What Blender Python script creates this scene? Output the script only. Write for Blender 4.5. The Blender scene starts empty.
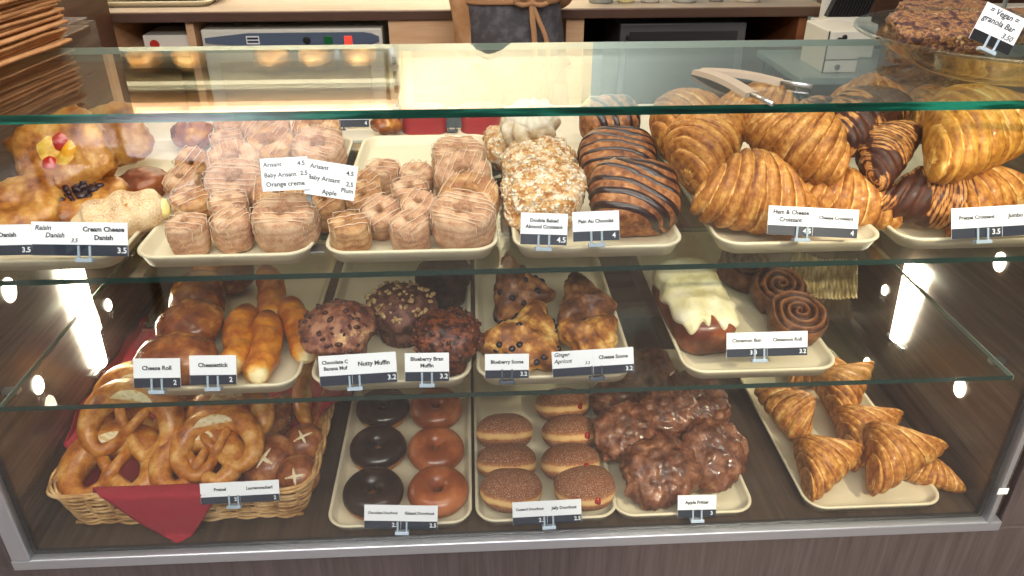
import bpy, math, random
from mathutils import Vector, Matrix, noise as mn
PI = math.pi
sc = bpy.context.scene
COL = sc.collection
Z0 = .55                      # case floor above the room floor
S1, S2, S3, TOP = Z0, Z0 + .479, Z0 + .277, Z0 + .702   # case floor, upper shelf, lower shelf, counter glass

# ------------------------------------------------------------------ camera
F = 780.8; PITCH = .50505; YAW = .05231
CAM = Vector((-.0613, -.9134, .96 + Z0))
cd = bpy.data.cameras.new('camera'); cam = bpy.data.objects.new('camera', cd); COL.objects.link(cam)
cd.sensor_width = 36; cd.lens = F / 1024 * 36; cd.clip_start = .02
cam.location = CAM; cam.rotation_euler = (PI/2 - PITCH, 0, -YAW); sc.camera = cam
_R = cam.rotation_euler.to_matrix()
def ray(px, py): return _R @ Vector(((px - 512)/F, -(py - 288)/F, -1))
def at(px, py, z):
    d = ray(px, py); return CAM + d*((z - CAM.z)/d.z)
def atY(px, py, Y):
    d = ray(px, py); return CAM + d*((Y - CAM.y)/d.y)

# ------------------------------------------------------------------ colours and materials
def lin(h):
    h = h.lstrip('#'); c = [int(h[i:i+2], 16)/255 for i in (0, 2, 4)]
    return tuple(x/12.92 if x <= .04045 else ((x + .055)/1.055)**2.4 for x in c) + (1,)
class N:
    def __init__(s, name):
        s.m = bpy.data.materials.new(name); s.m.use_nodes = True; s.t = s.m.node_tree; s.t.nodes.clear()
        s.out = s.n('ShaderNodeOutputMaterial')
    def n(s, typ, **k):
        x = s.t.nodes.new(typ)
        for a, v in k.items():
            if a.startswith('i_'): x.inputs[a[2:].replace('_', ' ')].default_value = v
            else: setattr(x, a, v)
        return x
    def l(s, a, b): s.t.links.new(a, b)
    def ramp(s, fac, cols):
        r = s.n('ShaderNodeValToRGB'); e = r.color_ramp.elements
        while len(e) < len(cols): e.new(.5)
        for i, (p, c) in enumerate(cols): e[i].position = p; e[i].color = lin(c)
        s.l(fac, r.inputs[0]); return r.outputs[0]
def simple(name, col, rough=.5, metal=0, spec=.5, bump=0, bscale=60, emit=0, coat=0):
    q = N(name); b = q.n('ShaderNodeBsdfPrincipled'); b.inputs['Base Color'].default_value = lin(col)
    b.inputs['Roughness'].default_value = rough; b.inputs['Metallic'].default_value = metal
    b.inputs['Specular IOR Level'].default_value = spec; b.inputs['Coat Weight'].default_value = coat
    if emit: b.inputs['Emission Color'].default_value = lin(col); b.inputs['Emission Strength'].default_value = emit
    if bump:
        tc = q.n('ShaderNodeTexCoord'); nz = q.n('ShaderNodeTexNoise', i_Scale=bscale, i_Detail=4.0)
        q.l(tc.outputs['Object'], nz.inputs['Vector']); bp = q.n('ShaderNodeBump', i_Strength=bump, i_Distance=.002)
        q.l(nz.outputs[0], bp.inputs['Height']); q.l(bp.outputs[0], b.inputs['Normal'])
    q.l(b.outputs[0], q.out.inputs[0]); return q.m
def pm(name, cols, scale=30, rough=.5, bump=.4, bscale=120, tone=None, coat=0, dust=None, detail=5.0, dist=.002, aniso=None, spec=.4):
    """food: colour ramp driven by noise, or by the mesh's own 'tone' (crust layers) plus noise; dust = sugar"""
    q = N(name); b = q.n('ShaderNodeBsdfPrincipled'); b.inputs['Roughness'].default_value = rough
    b.inputs['Coat Weight'].default_value = coat; b.inputs['Coat Roughness'].default_value = .15
    b.inputs['Specular IOR Level'].default_value = spec
    tc = q.n('ShaderNodeTexCoord'); vec = tc.outputs['Object']
    if aniso:
        mp = q.n('ShaderNodeMapping'); mp.inputs['Scale'].default_value = aniso; q.l(vec, mp.inputs[0]); vec2 = mp.outputs[0]
    else: vec2 = vec
    nz = q.n('ShaderNodeTexNoise', i_Scale=float(scale), i_Detail=detail, i_Roughness=.6); q.l(vec2, nz.inputs['Vector'])
    mc = q.n('ShaderNodeMapRange'); mc.inputs[1].default_value = .29; mc.inputs[2].default_value = .71; q.l(nz.outputs[0], mc.inputs[0]); fac = mc.outputs[0]
    if tone is not None:
        at_ = q.n('ShaderNodeAttribute', attribute_name='tone')
        m = q.n('ShaderNodeMath', operation='MULTIPLY_ADD'); q.l(fac, m.inputs[0]); m.inputs[1].default_value = tone
        a2 = q.n('ShaderNodeMath', operation='SUBTRACT'); q.l(at_.outputs['Fac'], a2.inputs[0]); a2.inputs[1].default_value = tone*.5
        q.l(a2.outputs[0], m.inputs[2]); fac = m.outputs[0]
    col = q.ramp(fac, cols)
    if dust:
        n2 = q.n('ShaderNodeTexNoise', i_Scale=float(dust[1]), i_Detail=6.0, i_Roughness=.7); q.l(vec, n2.inputs['Vector'])
        mr = q.n('ShaderNodeMapRange'); mr.inputs[1].default_value = dust[2]; mr.inputs[2].default_value = dust[3]; q.l(n2.outputs[0], mr.inputs[0])
        mx = q.n('ShaderNodeMix', data_type='RGBA'); q.l(mr.outputs[0], mx.inputs[0]); q.l(col, mx.inputs[6]); mx.inputs[7].default_value = lin(dust[0]); col = mx.outputs[2]
    q.l(col, b.inputs['Base Color'])
    n3 = q.n('ShaderNodeTexNoise', i_Scale=float(bscale), i_Detail=5.0, i_Roughness=.65); q.l(vec, n3.inputs['Vector'])
    bp = q.n('ShaderNodeBump', i_Strength=bump, i_Distance=dist); q.l(n3.outputs[0], bp.inputs['Height']); q.l(bp.outputs[0], b.inputs['Normal'])
    q.l(b.outputs[0], q.out.inputs[0]); return q.m
def woodm(name, cols, scale=(3, 60, 60), rough=.5, spec=.4, ns=1.5):
    q = N(name); b = q.n('ShaderNodeBsdfPrincipled'); b.inputs['Roughness'].default_value = rough; b.inputs['Specular IOR Level'].default_value = spec
    tc = q.n('ShaderNodeTexCoord'); mp = q.n('ShaderNodeMapping'); mp.inputs['Scale'].default_value = scale
    q.l(tc.outputs['Object'], mp.inputs[0]); nz = q.n('ShaderNodeTexNoise', i_Scale=ns, i_Detail=6.0, i_Roughness=.6, i_Distortion=.3)
    q.l(mp.outputs[0], nz.inputs['Vector']); q.l(q.ramp(nz.outputs[0], cols), b.inputs['Base Color'])
    q.l(b.outputs[0], q.out.inputs[0]); return q.m
def glassm(name, tint, ior=1.5, gl=1.0):
    """clear sheet glass: straight-through transparency plus Fresnel mirror reflection on each face"""
    q = N(name); tr = q.n('ShaderNodeBsdfTransparent'); tr.inputs[0].default_value = tint
    g = q.n('ShaderNodeBsdfGlossy'); g.inputs['Roughness'].default_value = 0.0; g.inputs[0].default_value = (gl, gl, gl, 1)
    ge = q.n('ShaderNodeNewGeometry'); m = q.n('ShaderNodeMath', operation='MULTIPLY_ADD'); q.l(ge.outputs['Backfacing'], m.inputs[0])
    m.inputs[1].default_value = 1/ior - ior; m.inputs[2].default_value = ior
    fr = q.n('ShaderNodeFresnel'); q.l(m.outputs[0], fr.inputs[0])
    mx = q.n('ShaderNodeMixShader'); q.l(fr.outputs[0], mx.inputs[0]); q.l(tr.outputs[0], mx.inputs[1]); q.l(g.outputs[0], mx.inputs[2])
    q.l(mx.outputs[0], q.out.inputs[0]); return q.m

GLASS = glassm('clear_glass', (.965, .99, .98, 1)); PANE = glassm('front_pane_glass', (.985, .995, .99, 1))
BOWLG = glassm('bowl_glass', (.90, .95, .93, 1))
def edge_glass():
    q = N('green_glass_edge'); b = q.n('ShaderNodeBsdfPrincipled')
    tc = q.n('ShaderNodeTexCoord'); nz = q.n('ShaderNodeTexNoise', i_Scale=2.2, i_Detail=3.0); mp = q.n('ShaderNodeMapping'); mp.inputs['Scale'].default_value = (3, 1, 40)
    q.l(tc.outputs['Object'], mp.inputs[0]); q.l(mp.outputs[0], nz.inputs['Vector'])
    q.l(q.ramp(nz.outputs[0], [(.3, '#031512'), (.5, '#08382c'), (.62, '#1c6a58'), (.75, '#0a3a44')]), b.inputs['Base Color'])
    b.inputs['Roughness'].default_value = .12; q.l(b.outputs[0], q.out.inputs[0]); return q.m
EDGE = edge_glass()
EDGE2 = simple('dark_green_glass_edge', '#16322d', .15)
CREAM = simple('cream_fibreglass', '#ddd3b6', .42, bump=.08, bscale=200)
ALU = simple('brushed_aluminium', '#b9bcc4', .38, .75)
STEEL = simple('steel', '#c4c6c8', .28, .9)
SEAL = simple('black_seal', '#171718', .5)
LAM = woodm('laminate_front', [(.25, '#423a3a'), (.5, '#544a4a'), (.75, '#61575a')], (90, 90, 4), .5)
LAMI = woodm('laminate_inside', [(.3, '#40342e'), (.5, '#584a42'), (.72, '#6c5e54')], (3, 3, 60), .26, .6)
LAMF = woodm('laminate_floor', [(.3, '#352b27'), (.5, '#46392f'), (.72, '#55463a')], (60, 3, 3), .4)
DARKW = woodm('dark_wood', [(.3, '#3a2418'), (.6, '#523425'), (.8, '#5d3d2c')], (3, 3, 40), .5)
TANW = woodm('tan_wood', [(.3, '#d6a880'), (.6, '#e3bb95'), (.8, '#ebc9a6')], (3, 3, 40), .5)
CTOP = woodm('counter_top', [(.3, '#8d7f6f'), (.6, '#a19283'), (.8, '#ad9f90')], (3, 40, 40), .45)
CEDGE = simple('counter_edge', '#5a4136', .4)
WHITE = simple('white_paint', '#e6e2d8', .45)
CARD = simple('white_card', '#eef1f7', .5); INK = simple('black_ink', '#20222a', .6); STRIP = simple('dark_strip', '#1d2738', .35)
STRIPW = simple('white_figures', '#e8ecf2', .5)
CLIP = simple('grey_clip', '#9fb0bf', .2, 0, .6); CLIPD = simple('dark_clip', '#4a525c', .25)
RED = simple('red_napkin', '#96182c', .85, bump=.5, bscale=300)
WICK = pm('wicker', [(.1, '#96693a'), (.5, '#cda269'), (.9, '#e6c594')], 25, .55, .3, 150)

# ------------------------------------------------------------------ mesh helpers
def mesh(name, V, Fc, tone=None, smooth=True):
    me = bpy.data.meshes.new(name); me.from_pydata([tuple(v) for v in V], [], Fc)
    if smooth: me.polygons.foreach_set('use_smooth', [True]*len(me.polygons))
    if tone is not None:
        a = me.attributes.new('tone', 'FLOAT', 'POINT'); a.data.foreach_set('value', tone)
    me.validate(); me.update(); return me
def link(name, me, mat=None, parent=None, loc=(0, 0, 0), rot=(0, 0, 0)):
    o = bpy.data.objects.new(name, me); COL.objects.link(o); o.location = loc; o.rotation_euler = rot
    if mat is not None and me is not None and not me.materials:
        for m in (mat if isinstance(mat, (list, tuple)) else [mat]): me.materials.append(m)
    if parent: o.parent = parent
    return o
def tag(o, label=None, cat=None, group=None, kind=None):
    for k, v in (('label', label), ('category', cat), ('group', group), ('kind', kind)):
        if v: o[k] = v
    return o
def grp(name, label, cat, loc=(0, 0, 0), rot=(0, 0, 0), group=None):
    return tag(link(name, None, None, None, loc, rot), label, cat, group)
class MB:
    """collects shapes into one mesh"""
    def __init__(s): s.V = []; s.F = []; s.T = []
    def add(s, V, Fc, t=None, mi=None):
        b = len(s.V); s.V += [Vector(v) for v in V]; s.F += [tuple(b + i for i in f) for f in Fc]; s.T += (t if t else [0.0]*len(V)); return s
    def box(s, x0, x1, y0, y1, z0, z1, M=None):
        V = [Vector(p) for p in ((x0,y0,z0),(x1,y0,z0),(x1,y1,z0),(x0,y1,z0),(x0,y0,z1),(x1,y0,z1),(x1,y1,z1),(x0,y1,z1))]
        if M: V = [M @ v for v in V]
        return s.add(V, [(3,2,1,0),(4,5,6,7),(0,1,5,4),(1,2,6,5),(2,3,7,6),(3,0,4,7)])
    def tube(s, pts, rad, ns=8, closed=False, caps=True):
        V, Fc = tubeV(pts, rad, ns, closed, caps); return s.add(V, Fc)
    def me(s, name, smooth=False, tone=False): return mesh(name, s.V, s.F, s.T if tone else None, smooth)
    def build(s, name, mat, parent=None, smooth=False, **k): return link(name, s.me(name, smooth), mat, parent, **k)
def bev(o, w=.002, n=2):
    m = o.modifiers.new('bevel', 'BEVEL'); m.width = w; m.segments = n; m.limit_method = 'ANGLE'; return o
def tubeV(pts, rad, ns=8, closed=False, caps=True, up=Vector((0, 0, 1))):
    P = [Vector(p) for p in pts]; n = len(P); V = []; Fc = []
    for i in range(n):
        if closed: t = P[(i+1) % n] - P[i-1]
        else: t = P[min(i+1, n-1)] - P[max(i-1, 0)]
        if t.length < 1e-9: t = Vector((1, 0, 0))
        t.normalize(); a = up.cross(t)
        if a.length < .05: a = Vector((0, 1, 0)).cross(t)
        a.normalize(); b = t.cross(a); r = rad(i/(n-1)) if callable(rad) else (rad[i] if isinstance(rad, (list, tuple)) else rad)
        for j in range(ns):
            w = 2*PI*j/ns; V.append(P[i] + a*(r*math.cos(w)) + b*(r*math.sin(w)))
    m = n if closed else n - 1
    for i in range(m):
        for j in range(ns):
            i2 = (i+1) % n; j2 = (j+1) % ns; Fc.append((i*ns+j, i*ns+j2, i2*ns+j2, i2*ns+j))
    if caps and not closed:
        V.append(P[0]); V.append(P[-1]); c0 = len(V)-2
        for j in range(ns):
            j2 = (j+1) % ns; Fc.append((c0, j2, j)); Fc.append((c0+1, (n-1)*ns+j, (n-1)*ns+j2))
    return V, Fc
def catmull(P, n, closed=False):
    P = [Vector(p) for p in P]; m = len(P); out = []
    segs = m if closed else m-1
    for k in range(n):
        u = k/n*segs if closed else k/(n-1)*segs
        i = min(int(u), segs-1); t = u - i
        g = (lambda a: P[a % m]) if closed else (lambda a: P[max(0, min(m-1, a))])
        p0, p1, p2, p3 = g(i-1), g(i), g(i+1), g(i+2)
        out.append(.5*((2*p1) + (p2-p0)*t + (2*p0-5*p1+4*p2-p3)*t*t + (3*p1-p0-3*p2+p3)*t**3))
    return out
def nz(p, f, seed=0): return mn.noise(Vector((p[0]*f + seed*7.13, p[1]*f - seed*3.7, p[2]*f + seed*1.9)))
def fbm(p, f, seed=0, o=3): return sum(nz(p, f*2**k, seed + k)*.55**k for k in range(o))
def grid(nu, nv, fn, closed_u=False, closed_v=False):
    V = []; T = []
    for i in range(nu + (0 if closed_u else 1)):
        for j in range(nv + (0 if closed_v else 1)):
            r = fn(i/nu, j/nv)
            if len(r) == 2: V.append(Vector(r[0])); T.append(r[1])
            else: V.append(Vector(r)); T.append(0.0)
    W = nv + (0 if closed_v else 1); H = nu + (0 if closed_u else 1); Fc = []
    for i in range(nu):
        for j in range(nv):
            i2 = (i+1) % H; j2 = (j+1) % W; Fc.append((i*W+j, i2*W+j, i2*W+j2, i*W+j2))
    return V, Fc, T
def gmesh(name, nu, nv, fn, cu=False, cv=False):
    V, Fc, T = grid(nu, nv, fn, cu, cv); return mesh(name, V, Fc, T)
def sup(d, p):
    return (abs(d[0])**p + abs(d[1])**p + abs(d[2])**p)**(-1/p)
def blobfn(rx, ry, rz, p=2.0, amp=0.0, freq=20, seed=0, flat=None, lump=None, oct=3):
    """closed pastry body as a function of direction"""
    def f(d, off=0.0):
        s = sup(d, p); q = Vector((d[0]*s*rx, d[1]*s*ry, d[2]*s*rz))
        k = 1 + (amp*fbm(q, freq, seed, oct) if amp else 0) + (lump(d, q) if lump else 0)
        q = q*k
        if off: q += Vector((d[0]/rx, d[1]/ry, d[2]/rz)).normalized()*off
        if flat is not None and q.z < -flat*rz: q.z = -flat*rz + .04*(q.z + flat*rz)
        return q
    return f
def dirv(u, v):
    th = PI*u; ph = 2*PI*v; return Vector((math.sin(th)*math.cos(ph), math.sin(th)*math.sin(ph), math.cos(th)))
def blob(name, nu=36, nv=56, tonef=None, **k):
    f = blobfn(**k)
    def g(u, v):
        d = dirv(min(max(u, .0005), .9995), v); q = f(d); return (q, tonef(d, q) if tonef else 0.0)
    return gmesh(name, nu, nv, g, False, True)
def cap(name, f, umax, off=.0015, nu=18, nv=64, edge=-.001, seed=0, rough=0.0, rf=60, tonef=None):
    """a skin over the top of a body f, down to umax(v)"""
    def g(u, v):
        d = dirv(max(.0005, u*umax(v)/PI), v); o = off
        if u > .88: o = off + (edge - off)*((u - .88)/.12)**2
        q = f(d, o)
        if rough: q = q + d*(rough*nz(q, rf, seed))
        return (q, tonef(d, q) if tonef else 0.0)
    return gmesh(name, nu, nv, g, False, True)
def scatter(name, pts, size, seed, flatn=.35, ns=6):
    """many small flakes or crumbs, one mesh"""
    rnd = random.Random(seed); b = MB()
    for p, nrm in pts:
        r = size*rnd.uniform(.6, 1.3); q = nrm.to_track_quat('Z', 'Y') @ Vector((0, 0, 1)); t = nrm.orthogonal().normalized()
        t = (Matrix.Rotation(rnd.uniform(0, 6.28), 3, nrm) @ t); s = nrm.cross(t); nn = (nrm + t*rnd.uniform(-.4, .4)).normalized()
        V = [p + t*(r*math.cos(2*PI*k/ns)) + s*(r*.62*math.sin(2*PI*k/ns)) for k in range(ns)]
        V += [v*1 + nn*(r*flatn) for v in V[:ns]]
        b.add(V, [tuple(range(ns, 2*ns))] + [(k, (k+1) % ns, ns + (k+1) % ns, ns + k) for k in range(ns)])
    return b.me(name, True)
def surfpts(f, n, seed, zmin=-.1, off=0.0):
    rnd = random.Random(seed); out = []
    while len(out) < n:
        d = Vector((rnd.gauss(0, 1), rnd.gauss(0, 1), rnd.gauss(0, 1))).normalized()
        if d.z < zmin: continue
        e = .03; a = d.orthogonal().normalized(); b = d.cross(a); p = f(d, off)
        nn = (f((d + a*e).normalized()) - p).cross(f((d + b*e).normalized()) - p)
        if nn.length < 1e-12: continue
        nn.normalize(); nn = nn if nn.dot(d) > 0 else -nn; out.append((p, nn))
    return out

# ------------------------------------------------------------------ setting: room
def struct(name, b, mat, smooth=False):
    return tag(b.build(name, mat, None, smooth), kind='structure')
struct('floor', MB().box(-3.2, 3.2, -5, 3.4, -.05, 0), woodm('floor_boards', [(.3, '#857d7c'), (.6, '#98908e'), (.8, '#a59d9b')], (2, 20, 2), .45))
struct('ceiling', MB().box(-3.2, 3.2, -5, 3.4, 2.8, 2.85), simple('ceiling_paint', '#d8d6d2', .8))
WALLC = simple('cream_wall', '#e9e2c6', .7)
struct('wall_back', MB().box(-3.2, .55, 3.05, 3.15, 0, 2.8), WALLC)
struct('wall_back_tiled', MB().box(.55, 3.2, 3.05, 3.15, 0, 2.8), simple('blue_grey_wall', '#a9bcc0', .6)).name = 'wall_rear'
struct('wall_left', MB().box(-3.2, -3.1, -5, 3.4, 0, 2.8), WALLC)
struct('wall_right', MB().box(3.1, 3.2, -5, 3.4, 0, 2.8), simple('right_wall_paint', '#8a7a6c', .7))

# ------------------------------------------------------------------ the display case
W = .767; DEP = .66
case = grp('display_case', 'long bakery display case with glass front, dark laminate body and aluminium frame', 'display case', (0, 0, 0))
bev(MB().box(-1.3, 1.3, -.012, .70, 0, Z0 - .018).build('base_panel', LAM, case), .003)
MB().box(-W, W, .0, DEP, Z0 - .018, Z0).build('floor_panel', LAMF, case)
for s in (-1, 1):
    MB().box(s*W if s > 0 else -W - .03, W + .03 if s > 0 else -W, .0, DEP, Z0, TOP - .012).build('side_panel', LAMI, case)
# laminate posts beside the window, outside the frame
for s in (-1, 1):
    a, b_ = (W + .0305, 1.3) if s > 0 else (-1.3, -W - .0305)
    bev(MB().box(a, b_, -.012, .70, Z0 - .018, TOP - .013).build('corner_panel', LAM, case), .002)
MB().box(-W, W, DEP, DEP + .02, Z0, Z0 + .455).build('rear_panel', LAMI, case)
bev(MB().box(-W - .03, W + .03, DEP - .095, DEP + .13, Z0 + .456, Z0 + .478).build('rear_ledge', simple('pale_ledge', '#cfc6b0', .4), case), .003)
fr = MB().box(-W - .03, W + .03, -.016, .012, Z0 - .022, Z0 - .002)
fr.box(-W - .028, -W + .0, -.016, .010, Z0 - .002, TOP - .012)
bev(fr.build('frame', ALU, case), .002)
fr2 = MB().box(W + .004, W + .012, -.016, .010, Z0 - .002, TOP - .012); bev(fr2.build('edge_trim', ALU, case), .001)
MB().box(-W, W, -.002, .004, Z0 - .002, Z0 + .004).box(-W, -W + .006, -.003, .005, Z0, TOP - .02).box(W - .006, W, -.003, .005, Z0, TOP - .02).build('seal', SEAL, case)
MB().box(-W + .001, W - .001, -.010, -.004, Z0 - .001, TOP - .011).build('front_glass', PANE, case)
# slotted uprights at the back
UZ = atY(400, 50, DEP).z
for X in (atY(97, 80, DEP).x, atY(396, 80, DEP).x):
    b = MB().box(X - .012, X + .012, DEP - .008, DEP - .0, Z0 + .48, UZ)
    o = b.build('upright', STEEL, case)
    sl = MB()
    for k in range(5): sl.box(X - .004, X + .004, DEP - .0092, DEP - .0075, Z0 + .49 + k*.028, Z0 + .505 + k*.028)
    sl.build('slot_row', SEAL, o)
    bev(MB().box(X + .016, X + .034, DEP - .005, DEP + .02, Z0 + .48, UZ).build('upright_batten', TANW, case), .002)
def led(px, py0, py1, X, wid):
    d = ray(px, (py0 + py1)/2); p = CAM + d*((X - CAM.x)/d.x); return p
LEDM = simple('led_white', '#ffefd2', .5, emit=42)
GLOW_SPOT = simple('glow_spot_white', '#fff2d8', .5, emit=14)
for s, col in ((-1, LEDM), (1, LEDM)):
    X = s*(W - .001)
    q0 = ray(*((72, 268) if s < 0 else (915, 270))); q1 = ray(*((97, 368) if s < 0 else (900, 342)))
    p0 = CAM + q0*((X - CAM.x)/q0.x); p1 = CAM + q1*((X - CAM.x)/q1.x)
    y = (p0.y + p1.y)/2
    t = link('light_strip', None, None, case)
    a, b_ = (X - .012, X) if s > 0 else (X, X + .012)
    V = []
    MB().add([(x, y + dy*k, z) for z, k in ((p1.z, .35), (p0.z + .012, 1)) for x, dy in ((a, -.026), (b_, -.026), (b_, .026), (a, .026))],
             [(0,1,2,3)[::-1], (4,5,6,7), (0,1,5,4), (1,2,6,5), (2,3,7,6), (3,0,4,7)]).build('lamp_cover', LEDM, t)
    MB().box(a if s < 0 else a + .006, b_ - (.006 if s < 0 else 0), y - .03, y + .03, p1.z - .008, p1.z - .002).build('lamp_end', ALU, t)
for px, py, r in ((38, 385, .013), (9, 290, .016), (108, 305, .010), (960, 388, .014), (1000, 262, .013), (885, 290, .009), (867, 362, .008)):  # glowing discs added at bright spots whose source is unresolved
    X = -W + .0005 if px < 512 else W - .0005; d = ray(px, py); p = CAM + d*((X - CAM.x)/d.x)
    sg = 1 if px < 512 else -1
    V, Fc, T = grid(5, 20, lambda u, v: (sg*.006*math.cos(u*PI/2), r*math.sin(u*PI/2)*math.cos(2*PI*v), r*1.25*math.sin(u*PI/2)*math.sin(2*PI*v)), False, True)
    link('glow_spot', mesh('glow_spot', V, Fc), GLOW_SPOT, case, p)
# small white sticker on the right post
b = MB(); p = atY(1000, 489, -.0125); b.box(p.x - .007, p.x + .010, -.0185, -.0172, p.z - .006, p.z + .006, None)
b.build('sticker', CARD, case)

def glass_sheet(name, label, x0, x1, y0, y1, z0, z1, edge):
    o = grp(name, label, 'glass shelf')
    MB().box(x0, x1, y0 + .0012, y1, z0, z1).build('pane', GLASS, o)
    MB().box(x0, x1, y0, y0 + .001, z0 + .0003, z1 - .0003).build('polished_edge', edge, o)
    for X in (x0 - .001, x1): MB().box(X, X + .001, y0, y1, z0 + .0003, z1 - .0003).build('end_edge', simple('pale_edge', '#9fb3a8', .2) if 'pale_edge' not in bpy.data.materials else bpy.data.materials['pale_edge'], o)
    MB().box(x0, x1, y1, y1 + .001, z0 + .0003, z1 - .0003).build('back_edge', bpy.data.materials['pale_edge'], o)
    return o
glass_sheet('glass_shelf', 'upper glass shelf inside the case, carrying danishes and croissants', -.742, .742, .009, .56, S2 - .008, S2, EDGE2)
glass_sheet('glass_shelf', 'lower glass shelf inside the case, carrying muffins and scones', -.742, .742, .009, .56, S3 - .008, S3, EDGE2)
glass_sheet('glass_counter_top', 'thick glass top of the display case with a bright green front edge', -1.3, 1.3, -.012, .352, TOP - .011, TOP, EDGE)
tag(bpy.data.objects['glass_counter_top'], cat='glass top')
for s in (-1, 1):
    for zz in (S2, S3):
        for yy in (.06, .52):
            bev(MB().box(s*.755 - .012, s*.755 + .012, yy, yy + .012, zz - .016, zz - .0085).build('shelf_bracket', STEEL, case), .001)

# ------------------------------------------------------------------ trays
def tray_mesh(w=.235, l=.465, h=.021, r=.034):
    def ring(ins, z, rr):
        out = []
        for cx, cy, a0 in ((w/2 - rr, l - rr, 0), (-w/2 + rr, l - rr, PI/2), (-w/2 + rr, rr, PI), (w/2 - rr, rr, 1.5*PI)):
            for k in range(9):
                a = a0 + k/8*PI/2; out.append((cx + (rr - ins)*math.cos(a), cy + (rr - ins)*math.sin(a), z))
        return out
    rings = [ring(.010, 0, r), ring(.003, h*.7, r), ring(.000, h*.86, r), ring(.0005, h*.97, r), ring(.002, h, r), ring(.005, h*.97, r), ring(.0065, h*.85, r), ring(.012, .006, r), ring(.016, .0035, r), ring(.03, .003, r)]
    n = len(rings[0]); V = [p for q in rings for p in q]; Fc = []
    for i in range(len(rings)-1):
        for j in range(n): Fc.append((i*n+j, i*n+(j+1) % n, (i+1)*n+(j+1) % n, (i+1)*n+j))
    Fc.append(tuple(reversed(range(n)))); Fc.append(tuple((len(rings)-1)*n + j for j in range(n)))
    return mesh('tray', V, Fc)
TRAY = tray_mesh()
TF = .0035
TR = {}
for key, x, S, y, lab in (
    ('U0', -.768 + .12, S2, .026, 'cream tray under the fruit, raisin and cream cheese danishes'),
    ('U1', -.5154 + .1175, S2, .026, 'cream tray crowded with sugared orange ring pastries, under the two-card sign'),
    ('U2', -.2648 + .1175, S2, .026, 'cream tray of plain sugared ring pastries with an empty back'),
    ('U3', -.0095 + .1175, S2, .026, 'cream tray of almond croissants and chocolate-striped pastries'),
    ('U4', .2703 + .1175, S2, .026, 'cream tray piled with big ham and cheese croissants'),
    ('U5', .525 + .1175, S2, .026, 'cream tray under the chocolate, pretzel and jumbo croissants'),
    ('M1', -.557 + .1175, S3, .014, 'cream tray of glossy cheese rolls and orange cheese sticks'),
    ('M2', -.3063 + .1175, S3, .014, 'cream tray holding four muffins'),
    ('M3', -.0641 + .1175, S3, .014, 'cream tray holding four scones'),
    ('M4', .2429 + .1175, S3, .014, 'cream tray of the iced bun and dark cinnamon rolls'),
    ('B1', -.3123 + .1175, S1, .008, 'cream tray of glazed ring doughnuts on the case floor'),
    ('B2', -.0721 + .1175, S1, .008, 'cream tray of sugared filled doughnuts on the case floor'),
    ('B3', .155 + .1175, S1, .008, 'cream tray heaped with dark glazed apple fritters'),
    ('B4', .4759 + .1175, S1, .008, 'cream tray of plain croissants on the case floor')):
    o = tag(link('serving_tray', TRAY, CREAM, None, (x, y, S + .0004)), lab, 'tray', 'cream serving trays')
    o.scale = (1, 1.07 if S == S2 else 1.04, 1); TR[key] = (x, y, S)

# ------------------------------------------------------------------ food materials
CRO = pm('croissant_crust', [(0, '#eccb8c'), (.2, '#d39c4e'), (.45, '#b5742e'), (.72, '#8d4f18'), (1, '#60300f')], 110, .45, .7, 380, tone=.55, coat=.12)
CRO2 = pm('croissant_golden', [(0, '#f2d692'), (.22, '#dfac54'), (.5, '#c5842f'), (.8, '#9a5d1c'), (1, '#6f3f12')], 110, .42, .7, 380, tone=.5, coat=.15)
CROC = pm('croissant_chocolate', [(0, '#d09a58'), (.32, '#a5662f'), (.45, '#5e2d18'), (.7, '#45200f'), (1, '#32140a')], 90, .45, .7, 300, tone=.5, coat=.1)
SUG = pm('sugared_crust', [(.1, '#965c34'), (.4, '#b98258'), (.62, '#c99c74'), (.9, '#dab692')], 60, .65, .8, 420, tone=.7, dust=('#e6cdb8', 700, .46, .72))
ICING = simple('white_icing_lines', '#dcc3aa', .5)
RINGIN = pm('ring_side', [(.05, '#905424'), (.4, '#b67d45'), (.62, '#c8985f'), (.9, '#d9b283')], 60, .6, .8, 420, tone=.7, dust=('#e6d0b8', 700, .50, .75))
ALM = pm('almond_crust', [(.25, '#a0642f'), (.5, '#c08a4c'), (.75, '#d8ae72')], 60, .55, .8, 200, dust=('#e9ddc8', 90, .48, .62))
FLAKE = pm('almond_flakes', [(.3, '#c99d60'), (.5, '#dcc090'), (.7, '#e8d8b4'), (.85, '#b98850')], 55, .55, .2, 100, dust=('#ece4d6', 60, .46, .58))
PAC = pm('chocolate_pastry_crust', [(0, '#bf8450'), (.3, '#9a6134'), (.55, '#7c4520'), (.8, '#5c2f12'), (1, '#41200b')], 110, .5, .8, 300, tone=.8, coat=.08)
CHOC = simple('dark_chocolate', '#2a1512', .3, coat=.2); CHOCG = pm('chocolate_glaze', [(.3, '#1c0f0c'), (.6, '#2a1712'), (.8, '#341d17')], 20, .28, .06, 60, coat=.4)
MAPLE = pm('maple_glaze', [(.3, '#8a4522'), (.55, '#a65a30'), (.8, '#b86f42')], 16, .3, .08, 60, coat=.4)
DOUGH = pm('fried_dough', [(.3, '#9a5a26'), (.55, '#b97535'), (.8, '#cf924e')], 30, .55, .3, 150)
FILLED = pm('sugar_doughnut', [(0, '#e6bd7a'), (.18, '#d89c50'), (.34, '#a9642a'), (.7, '#925222'), (1, '#80451c')], 60, .75, .9, 600, tone=.25, dust=('#e4d0bc', 520, .50, .76))
JAM = simple('red_jam', '#9c1712', .15, coat=.5); CUST = pm('yellow_custard', [(.1, '#c98f3a'), (.5, '#e0b650'), (.9, '#edd27c')], 60, .3, .5, 120, coat=.3)
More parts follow.
